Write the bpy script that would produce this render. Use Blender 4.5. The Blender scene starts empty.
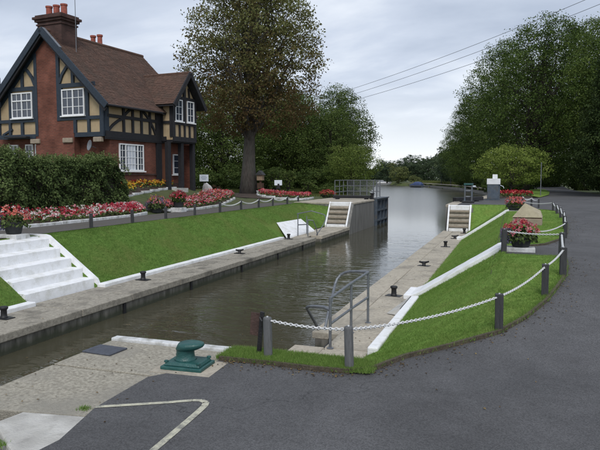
import bpy, bmesh, math, random
import numpy as np
from mathutils import Vector, Matrix
R = math.radians
S = bpy.context.scene
COL = S.collection
rng = np.random.default_rng(7)
random.seed(7)

# ---------------------------------------------------------------- camera, sky, sun, exposure
cam = bpy.data.cameras.new('camera'); cam_o = bpy.data.objects.new('camera', cam); COL.objects.link(cam_o)
cam.lens = 36.9; cam.sensor_width = 36.0; cam.clip_start = 0.05; cam.clip_end = 3000
cam_o.location = (0, 0, 2.9)
cam_o.rotation_euler = (R(90 - 4.463), 0, R(19.05))
S.camera = cam_o

SUN_EL, SUN_AZ = 48.0, 160.0      # azimuth measured clockwise from +Y
world = bpy.data.worlds.new('World'); S.world = world; world.use_nodes = True
def build_world():
    nt = world.node_tree; nt.nodes.clear(); N = nt.nodes.new; L = nt.links.new
    out = N('ShaderNodeOutputWorld')
    sky = N('ShaderNodeTexSky'); sky.sky_type = 'NISHITA'; sky.sun_disc = False
    sky.sun_elevation = R(SUN_EL); sky.sun_rotation = R(SUN_AZ)
    bg1 = N('ShaderNodeBackground'); bg1.inputs['Strength'].default_value = 0.10
    L(sky.outputs[0], bg1.inputs['Color'])
    tc = N('ShaderNodeTexCoord'); sep = N('ShaderNodeSeparateXYZ'); L(tc.outputs['Generated'], sep.inputs[0])
    add = N('ShaderNodeMath'); add.operation = 'ADD'; add.inputs[1].default_value = 0.22
    mx = N('ShaderNodeMath'); mx.operation = 'MAXIMUM'; mx.inputs[1].default_value = 0.0
    L(sep.outputs['Z'], mx.inputs[0]); L(mx.outputs[0], add.inputs[0])
    def div(o):
        d = N('ShaderNodeMath'); d.operation = 'DIVIDE'; L(o, d.inputs[0]); L(add.outputs[0], d.inputs[1]); return d.outputs[0]
    cmb = N('ShaderNodeCombineXYZ'); L(div(sep.outputs['X']), cmb.inputs[0]); L(div(sep.outputs['Y']), cmb.inputs[1])
    mp = N('ShaderNodeMapping'); mp.inputs['Rotation'].default_value = (0, 0, R(25)); mp.inputs['Scale'].default_value = (0.75, 1.15, 1)
    mp.inputs['Location'].default_value = (3.1, 1.4, 0)
    L(cmb.outputs[0], mp.inputs[0])
    n1 = N('ShaderNodeTexNoise'); n1.inputs['Scale'].default_value = 1.5; n1.inputs['Detail'].default_value = 7
    n1.inputs['Roughness'].default_value = 0.52; n1.inputs['Distortion'].default_value = 0.25
    L(mp.outputs[0], n1.inputs['Vector'])
    cr = N('ShaderNodeValToRGB'); e = cr.color_ramp.elements
    e[0].position = 0.36; e[0].color = (0.39, 0.445, 0.545, 1)
    e[1].position = 0.68; e[1].color = (0.72, 0.76, 0.82, 1)
    m = e.new(0.52); m.color = (0.51, 0.565, 0.665, 1)
    L(n1.outputs['Fac'], cr.inputs[0])
    # brighter band of thinner cloud all round the horizon
    hz = N('ShaderNodeMapRange'); hz.interpolation_type = 'SMOOTHSTEP'
    hz.inputs['From Min'].default_value = 0.0; hz.inputs['From Max'].default_value = 0.17
    hz.inputs['To Min'].default_value = 0.95; hz.inputs['To Max'].default_value = 0.0
    L(sep.outputs['Z'], hz.inputs['Value'])
    mixc = N('ShaderNodeMix'); mixc.data_type = 'RGBA'; L(hz.outputs[0], mixc.inputs['Factor'])
    L(cr.outputs[0], mixc.inputs['A']); mixc.inputs['B'].default_value = (0.82, 0.85, 0.88, 1)
    bg2 = N('ShaderNodeBackground'); bg2.inputs['Strength'].default_value = 0.98; L(mixc.outputs['Result'], bg2.inputs['Color'])
    ms = N('ShaderNodeMixShader'); ms.inputs[0].default_value = 0.93
    L(bg1.outputs[0], ms.inputs[1]); L(bg2.outputs[0], ms.inputs[2]); L(ms.outputs[0], out.inputs[0])
build_world()
sl = bpy.data.lights.new('sun', 'SUN'); sl.energy = 1.5; sl.angle = R(25); sl.color = (1, 0.96, 0.9)
so = bpy.data.objects.new('sun', sl); COL.objects.link(so)
sd = Vector((math.sin(R(SUN_AZ)) * math.cos(R(SUN_EL)), math.cos(R(SUN_AZ)) * math.cos(R(SUN_EL)), math.sin(R(SUN_EL))))
so.rotation_euler = sd.to_track_quat('Z', 'Y').to_euler(); so.location = (0, -20, 40)
S.view_settings.view_transform = 'Standard'; S.view_settings.look = 'None'
S.view_settings.exposure = 0.40; S.view_settings.gamma = 1.0

# ---------------------------------------------------------------- materials
def node_mat(name):
    m = bpy.data.materials.new(name); m.use_nodes = True
    nt = m.node_tree; return m, nt, nt.nodes['Principled BSDF']
def mat(name, c1, c2=None, rough=0.8, scale=4.0, bump=0.0, bscale=None, metal=0.0, detail=6, spec=0.4, c3=None, s3=0.6, lo=0.35, hi=0.65, stretch=(1, 1, 1)):
    """two noise-mixed tones, a third broad stain tone, and fine relief"""
    m, nt, b = node_mat(name); N = nt.nodes.new; L = nt.links.new
    b.inputs['Roughness'].default_value = rough; b.inputs['Metallic'].default_value = metal
    b.inputs['Specular IOR Level'].default_value = spec
    c2 = c2 or tuple(x * 0.72 for x in c1)
    tc = N('ShaderNodeTexCoord'); mp = N('ShaderNodeMapping'); mp.inputs['Scale'].default_value = stretch; L(tc.outputs['Object'], mp.inputs[0])
    oi = N('ShaderNodeObjectInfo'); off = N('ShaderNodeVectorMath'); off.operation = 'MULTIPLY_ADD'
    L(oi.outputs['Random'], off.inputs[0]); off.inputs[1].default_value = (37, 53, 71); L(mp.outputs[0], off.inputs[2])
    n = N('ShaderNodeTexNoise'); n.inputs['Scale'].default_value = scale; n.inputs['Detail'].default_value = detail; n.inputs['Roughness'].default_value = 0.62
    L(off.outputs[0], n.inputs['Vector'])
    r = N('ShaderNodeValToRGB'); r.color_ramp.elements[0].position = lo; r.color_ramp.elements[1].position = hi
    r.color_ramp.elements[0].color = (*c2, 1); r.color_ramp.elements[1].color = (*c1, 1); L(n.outputs['Fac'], r.inputs[0])
    col = r.outputs[0]
    if c3:
        n3 = N('ShaderNodeTexNoise'); n3.inputs['Scale'].default_value = s3; n3.inputs['Detail'].default_value = 5; n3.inputs['Roughness'].default_value = 0.65
        L(off.outputs[0], n3.inputs['Vector'])
        mr = N('ShaderNodeMapRange'); mr.inputs['From Min'].default_value = 0.47; mr.inputs['From Max'].default_value = 0.72; L(n3.outputs['Fac'], mr.inputs['Value'])
        mx = N('ShaderNodeMix'); mx.data_type = 'RGBA'; L(mr.outputs[0], mx.inputs['Factor']); L(col, mx.inputs['A']); mx.inputs['B'].default_value = (*c3, 1)
        col = mx.outputs['Result']
    L(col, b.inputs['Base Color'])
    if bump:
        nb = N('ShaderNodeTexNoise'); nb.inputs['Scale'].default_value = bscale or scale * 6; nb.inputs['Detail'].default_value = 4; L(off.outputs[0], nb.inputs['Vector'])
        bp = N('ShaderNodeBump'); bp.inputs['Strength'].default_value = min(1, bump); bp.inputs['Distance'].default_value = 0.02; L(nb.outputs['Fac'], bp.inputs['Height'])
        L(bp.outputs[0], b.inputs['Normal'])
    return m
def brick_mat(name, c1, c2, mortar, w=0.225, h=0.075):
    m, nt, b = node_mat(name); N = nt.nodes.new; L = nt.links.new
    tc = N('ShaderNodeTexCoord'); sp = N('ShaderNodeSeparateXYZ'); L(tc.outputs['Object'], sp.inputs[0])
    ad = N('ShaderNodeMath'); L(sp.outputs[0], ad.inputs[0]); L(sp.outputs[1], ad.inputs[1])
    cb = N('ShaderNodeCombineXYZ'); L(ad.outputs[0], cb.inputs[0]); L(sp.outputs[2], cb.inputs[1])
    bt = N('ShaderNodeTexBrick'); bt.inputs['Scale'].default_value = 1; bt.inputs['Brick Width'].default_value = w; bt.inputs['Row Height'].default_value = h
    bt.inputs['Mortar Size'].default_value = 0.009; bt.inputs['Color1'].default_value = (*c1, 1); bt.inputs['Color2'].default_value = (*c2, 1); bt.inputs['Mortar'].default_value = (*mortar, 1)
    L(cb.outputs[0], bt.inputs['Vector'])
    n = N('ShaderNodeTexNoise'); n.inputs['Scale'].default_value = 1.3; n.inputs['Detail'].default_value = 8; L(tc.outputs['Object'], n.inputs['Vector'])
    mr = N('ShaderNodeMapRange'); mr.inputs['From Min'].default_value = .3; mr.inputs['From Max'].default_value = .7; mr.inputs['To Min'].default_value = .62; mr.inputs['To Max'].default_value = 1.2; L(n.outputs['Fac'], mr.inputs['Value'])
    mx = N('ShaderNodeVectorMath'); mx.operation = 'SCALE'; L(bt.outputs['Color'], mx.inputs[0]); L(mr.outputs[0], mx.inputs['Scale'])
    L(mx.outputs[0], b.inputs['Base Color']); b.inputs['Roughness'].default_value = .9; b.inputs['Specular IOR Level'].default_value = .2
    bp = N('ShaderNodeBump'); bp.inputs['Strength'].default_value = .5; bp.inputs['Distance'].default_value = .01; bp.invert = True; L(bt.outputs['Fac'], bp.inputs['Height']); L(bp.outputs[0], b.inputs['Normal'])
    return m
def leaf_mat(name, dark, mid, light, trans=0.3, rough=0.6, spec=.08):
    """colour from the per-leaf attribute 'tint' (0..1)"""
    m, nt, b = node_mat(name); N = nt.nodes.new; L = nt.links.new
    at = N('ShaderNodeAttribute'); at.attribute_name = 'tint'
    oi = N('ShaderNodeObjectInfo'); ma = N('ShaderNodeMath'); ma.operation = 'MULTIPLY_ADD'; L(oi.outputs['Random'], ma.inputs[0]); ma.inputs[1].default_value = .22; ma.inputs[2].default_value = -.11
    a2 = N('ShaderNodeMath'); L(at.outputs['Fac'], a2.inputs[0]); L(ma.outputs[0], a2.inputs[1])
    r = N('ShaderNodeValToRGB'); e = r.color_ramp.elements
    e[0].position = 0; e[0].color = (*dark, 1); e[1].position = 1; e[1].color = (*light, 1); k = e.new(.5); k.color = (*mid, 1)
    L(a2.outputs[0], r.inputs[0]); L(r.outputs[0], b.inputs['Base Color'])
    b.inputs['Roughness'].default_value = rough; b.inputs['Specular IOR Level'].default_value = spec
    tr = N('ShaderNodeBsdfTranslucent'); L(r.outputs[0], tr.inputs[0])
    ms = N('ShaderNodeMixShader'); ms.inputs[0].default_value = trans
    out = nt.nodes['Material Output']; L(b.outputs[0], ms.inputs[1]); L(tr.outputs[0], ms.inputs[2]); L(ms.outputs[0], out.inputs[0])
    return m
M = {}
M['white'] = mat('white_paint', (.80, .81, .83), (.74, .75, .76), .75, 7, .35, 45, c3=(.60, .60, .57), s3=3.2, lo=.28, hi=.55)
M['white_dirty'] = mat('worn_white_paint', (.66, .67, .68), (.50, .51, .51), .75, 5, .3, 50, c3=(.24, .235, .20), s3=4)
M['white_clean'] = mat('window_white', (.78, .79, .80), (.70, .71, .72), .4, 6)
M['concrete'] = mat('aggregate_concrete', (.42, .39, .32), (.22, .20, .16), .9, 26, .8, 70, c3=(.25, .235, .2), s3=1.3, detail=8)
M['coping'] = mat('coping_concrete', (.38, .35, .29), (.23, .21, .175), .92, 14, .6, 60, c3=(.13, .12, .10), s3=1.5, detail=8)
M['coping_r'] = mat('pale_coping_concrete', (.47, .425, .345), (.33, .295, .24), .92, 14, .5, 60, c3=(.23, .21, .175), s3=1.3, detail=8)
M['stone_pale'] = mat('pale_slab', (.55, .54, .51), (.38, .37, .34), .9, 8, .6, 40, c3=(.25, .24, .22), s3=4)
M['wall'] = mat('lock_wall_concrete', (.17, .16, .14), (.075, .07, .06), .85, 5, .6, 30, c3=(.045, .05, .035), s3=2.0, stretch=(1, 1, .35))
M['wall_up'] = mat('streaked_wall', (.27, .265, .25), (.12, .118, .11), .85, 4, .5, 30, c3=(.08, .08, .07), s3=2.0, stretch=(2.2, 2.2, .2))
M['asphalt'] = mat('asphalt', (.124, .122, .126), (.090, .089, .092), .88, 60, .7, 190, c3=(.108, .106, .108), s3=.7, detail=10, spec=.35)
def asphalt_mat():
    """rolled tarmac: stone chippings, broad worn and oily areas, a few hairline cracks and darker reinstated patches"""
    m, nt, b = node_mat('asphalt_surface'); N = nt.nodes.new; L = nt.links.new
    tc = N('ShaderNodeTexCoord')
    def noise(sc, det, rough=.6, dist=0.0):
        n = N('ShaderNodeTexNoise'); n.inputs['Scale'].default_value = sc; n.inputs['Detail'].default_value = det; n.inputs['Roughness'].default_value = rough; n.inputs['Distortion'].default_value = dist; L(tc.outputs['Object'], n.inputs['Vector']); return n.outputs['Fac']
    def ramp(f, p0, p1, v0, v1):
        r = N('ShaderNodeMapRange'); r.inputs['From Min'].default_value = p0; r.inputs['From Max'].default_value = p1; r.inputs['To Min'].default_value = v0; r.inputs['To Max'].default_value = v1; L(f, r.inputs['Value']); return r.outputs[0]
    def mul(a, c):
        q = N('ShaderNodeMath'); q.operation = 'MULTIPLY'; L(a, q.inputs[0]); L(c, q.inputs[1]); return q.outputs[0]
    chip = N('ShaderNodeTexVoronoi'); chip.inputs['Scale'].default_value = 95; L(tc.outputs['Object'], chip.inputs['Vector'])
    sp = N('ShaderNodeSeparateColor'); L(chip.outputs['Color'], sp.inputs[0])
    v = ramp(sp.outputs[0], 0, 1, .70, 1.34)
    v = mul(v, ramp(noise(.55, 6, .62, .5), .32, .68, .80, 1.20)); v = mul(v, ramp(noise(2.4, 7, .7), .3, .7, .86, 1.14)); v = mul(v, ramp(noise(.16, 3), .35, .65, .90, 1.10))
    cr = N('ShaderNodeTexVoronoi'); cr.feature = 'DISTANCE_TO_EDGE'; cr.inputs['Scale'].default_value = .42
    wv = N('ShaderNodeVectorMath'); wv.operation = 'MULTIPLY_ADD'; nz_ = N('ShaderNodeTexNoise'); nz_.inputs['Scale'].default_value = 2.2; nz_.inputs['Detail'].default_value = 6; L(tc.outputs['Object'], nz_.inputs['Vector'])
    L(nz_.outputs['Color'], wv.inputs[0]); wv.inputs[1].default_value = (.9, .9, 0); L(tc.outputs['Object'], wv.inputs[2]); L(wv.outputs[0], cr.inputs['Vector'])
    gate = ramp(noise(.5, 2), .50, .58, 0, 1); line = ramp(cr.outputs['Distance'], .0, .006, .45, 0.0); crack = mul(line, gate)
    inv = N('ShaderNodeMath'); inv.operation = 'SUBTRACT'; inv.inputs[0].default_value = 1; L(crack, inv.inputs[1]); v = mul(v, inv.outputs[0])
    sc = N('ShaderNodeVectorMath'); sc.operation = 'SCALE'; sc.inputs[0].default_value = (.077, .0765, .079); L(v, sc.inputs['Scale']); L(sc.outputs[0], b.inputs['Base Color'])
    b.inputs['Specular IOR Level'].default_value = .35; L(ramp(noise(1.1, 5), .3, .7, .72, .95), b.inputs['Roughness'])
    bp = N('ShaderNodeBump'); bp.inputs['Strength'].default_value = .55; bp.inputs['Distance'].default_value = .006; L(chip.outputs['Distance'], bp.inputs['Height']); bp2 = N('ShaderNodeBump'); bp2.inputs['Strength'].default_value = .35; bp2.inputs['Distance'].default_value = .03; L(noise(1.3, 4), bp2.inputs['Height']); L(bp.outputs[0], bp2.inputs['Normal']); L(bp2.outputs[0], b.inputs['Normal'])
    return m
M['asphalt'] = asphalt_mat()
def tide_wall_mat():
    """lock wall: concrete with run-down streaks and a slimy band that the water level has left"""
    m, nt, b = node_mat('lock_wall_concrete_wet'); N = nt.nodes.new; L = nt.links.new
    tc = N('ShaderNodeTexCoord'); mp = N('ShaderNodeMapping'); mp.inputs['Scale'].default_value = (2.2, 2.2, .35); L(tc.outputs['Object'], mp.inputs[0])
    n = N('ShaderNodeTexNoise'); n.inputs['Scale'].default_value = 2.5; n.inputs['Detail'].default_value = 8; n.inputs['Roughness'].default_value = .68; L(mp.outputs[0], n.inputs['Vector'])
    r = N('ShaderNodeValToRGB'); e = r.color_ramp.elements; e[0].position = .33; e[0].color = (.065, .06, .05, 1); e[1].position = .68; e[1].color = (.24, .225, .195, 1); L(n.outputs['Fac'], r.inputs[0])
    sp = N('ShaderNodeSeparateXYZ'); L(tc.outputs['Object'], sp.inputs[0]); wob = N('ShaderNodeMath'); wob.operation = 'MULTIPLY_ADD'; L(n.outputs['Fac'], wob.inputs[0]); wob.inputs[1].default_value = .22; L(sp.outputs['Z'], wob.inputs[2])
    mr = N('ShaderNodeMapRange'); L(wob.outputs[0], mr.inputs['Value']); mr.inputs['From Min'].default_value = -.24; mr.inputs['From Max'].default_value = -.10; mr.inputs['To Min'].default_value = .9; mr.inputs['To Max'].default_value = 0
    mx = N('ShaderNodeMix'); mx.data_type = 'RGBA'; L(mr.outputs[0], mx.inputs['Factor']); L(r.outputs[0], mx.inputs['A']); mx.inputs['B'].default_value = (.035, .042, .022, 1); L(mx.outputs['Result'], b.inputs['Base Color']); b.inputs['Roughness'].default_value = .7
    bp = N('ShaderNodeBump'); bp.inputs['Strength'].default_value = .7; bp.inputs['Distance'].default_value = .03; L(n.outputs['Fac'], bp.inputs['Height']); L(bp.outputs[0], b.inputs['Normal'])
    return m
M['wall'] = tide_wall_mat()
M['path'] = mat('old_path', (.115, .108, .10), (.075, .07, .065), .9, 14, .5, 90, c3=(.09, .08, .065), s3=1.4)
M['soil'] = mat('soil', (.062, .043, .032), (.033, .023, .018), .95, 9, .9, 40, c3=(.08, .052, .038), s3=.8)
M['ground'] = mat('rough_grass', (.075, .098, .03), (.045, .062, .02), .95, 3, .6, 30, c3=(.09, .085, .045), s3=.25)
M['turf'] = mat('mown_turf', (.180, .29, .065), (.12, .21, .045), .95, 9, .8, 90, c3=(.19, .225, .06), s3=.9, detail=10, spec=.04)
M['turf_left'] = mat('bank_turf', (.132, .22, .050), (.090, .165, .036), .95, 7, .8, 80, c3=(.14, .165, .05), s3=.6, detail=10, spec=.04)
M['soil_edge'] = mat('timber_edging', (.10, .083, .058), (.052, .042, .03), .9, 14, .7, 60)
M['line'] = mat('worn_line_paint', (.60, .58, .44), (.42, .41, .34), .8, 30, .6, 150, c3=(.16, .16, .15), s3=9)
M['green_iron'] = mat('green_painted_iron', (.016, .085, .078), (.012, .062, .06), .38, 6, .3, 60, c3=(.03, .11, .10), s3=5, spec=.5)
M['black_iron'] = mat('black_painted_iron', (.018, .018, .021), (.012, .012, .014), .5, 8, .3, 50)
M['galv'] = mat('galvanised_steel', (.20, .215, .235), (.14, .15, .17), .5, 14, .2, 60, metal=.45)
M['steel_blue'] = mat('blue_grey_steel', (.085, .11, .14), (.055, .075, .10), .6, 5, .3, 40, c3=(.10, .09, .075), s3=1.5)
M['grey_post'] = mat('grey_timber', (.145, .15, .155), (.095, .098, .10), .8, 9, .5, 40, stretch=(6, 6, .6))
M['black_post'] = mat('black_timber', (.055, .057, .06), (.034, .035, .038), .7, 9, .5, 40, stretch=(6, 6, .6))
M['chain'] = mat('white_chain', (.66, .67, .68), (.50, .51, .52), .5, 40)
M['rust'] = mat('rusty_plate', (.085, .05, .042), (.05, .03, .026), .7, 9, .5, 40)
M['slate'] = mat('steel_hatch', (.085, .095, .12), (.055, .06, .075), .6, 20, .6, 120)
M['brick'] = brick_mat('red_brick', (.205, .070, .048), (.145, .05, .036), (.15, .095, .075))
M['brick_dark'] = brick_mat('sooty_brick', (.098, .055, .048), (.066, .04, .036), (.075, .055, .05))
M['plaster'] = mat('cream_render', (.43, .335, .21), (.36, .275, .17), .9, 3, .3, 40, c3=(.36, .26, .155), s3=1.0)
M['timber_blue'] = mat('blue_black_timber', (.025, .038, .058), (.017, .026, .038), .6, 9, .3, 40)
M['timber_black'] = mat('black_house_timber', (.020, .020, .024), (.012, .012, .015), .7, 9, .3, 40)
M['tile'] = mat('clay_tiles', (.135, .076, .056), (.08, .049, .038), .9, 5, .7, 26, c3=(.075, .052, .04), s3=1.1, detail=9)
M['lead'] = mat('lead_flashing', (.20, .215, .24), (.14, .15, .17), .6, 6)
M['terracotta'] = mat('terracotta', (.36, .105, .075), (.24, .07, .05), .8, 8)
M['door'] = mat('varnished_door', (.17, .065, .032), (.11, .042, .022), .5, 3, .2, 30, stretch=(8, 8, .8))
M['dark'] = mat('dark_shade', (.012, .012, .012), (.008, .008, .008), .9, 5)
M['curtain'] = mat('net_curtain', (.62, .66, .72), (.40, .43, .48), .9, 5, stretch=(9, 9, .6))
M['bark'] = mat('bark', (.115, .10, .088), (.052, .045, .040), .95, 5, 1.0, 22, stretch=(3, 3, .5), c3=(.08, .085, .07), s3=1.2)
M['bark_dark'] = mat('dark_bark', (.05, .043, .036), (.025, .021, .018), .95, 6, .8, 22, stretch=(3, 3, .5))
M['sandstone'] = mat('sandstone', (.39, .345, .245), (.30, .265, .185), .9, 6, .4, 50)
M['sandstone_low'] = mat('worn_sandstone', (.34, .28, .215), (.25, .205, .16), .9, 6, .4, 50)
M['tread'] = mat('mossy_treads', (.35, .315, .26), (.23, .205, .165), .9, 7, .6, 50)
M['sign'] = mat('sign_white', (.72, .78, .84), (.66, .72, .80), .5, 3)
M['ink'] = mat('sign_ink', (.07, .11, .22), (.05, .08, .17), .6, 3)
M['planter'] = mat('dark_planter', (.03, .034, .036), (.02, .022, .024), .7, 8)
M['wood_brown'] = mat('brown_wood', (.10, .055, .035), (.05, .028, .018), .8, 6, .4, 30, stretch=(5, 5, .6))
M['tan_wood'] = mat('tan_wood', (.30, .22, .15), (.2, .14, .09), .8, 6)
M['boat_blue'] = mat('blue_cover', (.045, .07, .17), (.03, .05, .12), .7, 3)
M['boat_white'] = mat('white_hull', (.75, .76, .78), (.66, .67, .69), .35, 3)
M['wire'] = mat('cable', (.14, .145, .155), (.11, .115, .12), .6, 3)
M['reed'] = mat('dry_reed', (.30, .25, .12), (.17, .16, .07), .95, 3)
def glass_mat():
    m, nt, b = node_mat('window_glass'); b.inputs['Base Color'].default_value = (.035, .045, .065, 1); b.inputs['Roughness'].default_value = .06
    b.inputs['Specular IOR Level'].default_value = .9; return m
M['glass'] = glass_mat()
def water_mat():
    """murky river: ripples over calm swell; open reach beyond the gates is ruffled by the breeze"""
    m, nt, b = node_mat('river_water'); N = nt.nodes.new; L = nt.links.new
    b.inputs['Base Color'].default_value = (.062, .058, .038, 1); b.inputs['IOR'].default_value = 1.38
    tc = N('ShaderNodeTexCoord')
    def noise(sc, strx, rot, det, dist=0.0):
        mp = N('ShaderNodeMapping'); mp.inputs['Scale'].default_value = strx; mp.inputs['Rotation'].default_value = (0, 0, rot); L(tc.outputs['Object'], mp.inputs[0])
        n = N('ShaderNodeTexNoise'); n.inputs['Scale'].default_value = sc; n.inputs['Detail'].default_value = det; n.inputs['Distortion'].default_value = dist; L(mp.outputs[0], n.inputs['Vector']); return n.outputs['Fac']
    a = noise(.85, (1, 1.9, 1), R(10), 2, .8); c = noise(3.4, (1, 2.0, 1), R(-14), 2, .5); d = noise(9.0, (1, 1.6, 1), R(25), 2, .3)
    ad = N('ShaderNodeMath'); ad.operation = 'MULTIPLY_ADD'; L(c, ad.inputs[0]); ad.inputs[1].default_value = .26; L(a, ad.inputs[2])
    ad2 = N('ShaderNodeMath'); ad2.operation = 'MULTIPLY_ADD'; L(d, ad2.inputs[0]); ad2.inputs[1].default_value = .07; L(ad.outputs[0], ad2.inputs[2])
    br = noise(.16, (1, 1, 1), 0, 3); mr = N('ShaderNodeMapRange'); L(br, mr.inputs['Value'])
    mr.inputs['From Min'].default_value = .35; mr.inputs['From Max'].default_value = .65; mr.inputs['To Min'].default_value = .5; mr.inputs['To Max'].default_value = 1.0
    sp = N('ShaderNodeSeparateXYZ'); L(tc.outputs['Object'], sp.inputs[0])
    calm = N('ShaderNodeMapRange'); calm.interpolation_type = 'SMOOTHSTEP'; L(sp.outputs['Y'], calm.inputs['Value'])   # the open reach lies flatter than the stirred chamber
    calm.inputs['From Min'].default_value = 9; calm.inputs['From Max'].default_value = 46; calm.inputs['To Min'].default_value = 1.0; calm.inputs['To Max'].default_value = .05
    st = N('ShaderNodeMath'); st.operation = 'MULTIPLY'; L(mr.outputs[0], st.inputs[0]); L(calm.outputs[0], st.inputs[1])
    bp = N('ShaderNodeBump'); bp.inputs['Distance'].default_value = .045; L(st.outputs[0], bp.inputs['Strength']); L(ad2.outputs[0], bp.inputs['Height']); L(bp.outputs[0], b.inputs['Normal'])
    rr = N('ShaderNodeMapRange'); rr.interpolation_type = 'SMOOTHSTEP'
    rr.inputs['From Min'].default_value = 22; rr.inputs['From Max'].default_value = 75; rr.inputs['To Min'].default_value = .03; rr.inputs['To Max'].default_value = .21; L(sp.outputs['Y'], rr.inputs['Value']); L(rr.outputs[0], b.inputs['Roughness'])
    return m
M['water'] = water_mat()
L_OAK = leaf_mat('leaf_dark_green', (.025, .042, .012), (.072, .110, .029), (.165, .21, .058))
L_RIGHT = leaf_mat('leaf_deep_green', (.026, .045, .012), (.075, .118, .028), (.17, .22, .055))
L_CON = leaf_mat('leaf_conifer', (.014, .025, .010), (.036, .058, .018), (.08, .11, .034), .2)
L_LITE = leaf_mat('leaf_mid_green', (.045, .07, .016), (.115, .165, .036), (.20, .24, .065))
L_CHEST = leaf_mat('leaf_chestnut', (.12, .075, .036), (.12, .105, .042), (.145, .16, .06), .35)
L_HEDGE = leaf_mat('leaf_hedge', (.035, .055, .02), (.11, .155, .052), (.22, .265, .11), .2)
L_FAR = leaf_mat('leaf_far', (.032, .05, .03), (.062, .092, .048), (.11, .14, .068), .2)
L_MAPLE = leaf_mat('leaf_maple', (.07, .11, .02), (.21, .275, .06), (.36, .40, .12), .35)
L_SHRUB = leaf_mat('leaf_shrub', (.025, .045, .012), (.07, .115, .025), (.17, .21, .05))
L_GRASS = leaf_mat('grass_blade', (.115, .205, .04), (.18, .295, .07), (.275, .35, .115), .4, .8, .04)
L_GRASSL = leaf_mat('grass_blade_bank', (.085, .16, .034), (.135, .225, .055), (.205, .27, .085), .4, .8, .04)
L_WILD = leaf_mat('grass_wild', (.07, .09, .025), (.13, .15, .045), (.22, .21, .09), .35)
def petal(name, c): return leaf_mat('petal_' + name, tuple(x * .5 for x in c), tuple(x * .85 for x in c), tuple(min(1, x * 1.12) for x in c), .3)
P_RED = petal('red', (.46, .04, .07)); P_PINK = petal('pink', (.66, .23, .27)); P_WHITE = petal('white', (.74, .68, .66)); P_SALMON = petal('salmon', (.75, .22, .17))
P_YEL = petal('yellow', (.66, .45, .05)); P_ORA = petal('orange', (.62, .24, .04)); P_LAV = petal('lavender', (.17, .15, .26)); P_DRED = petal('deep_red', (.28, .015, .02))

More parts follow.
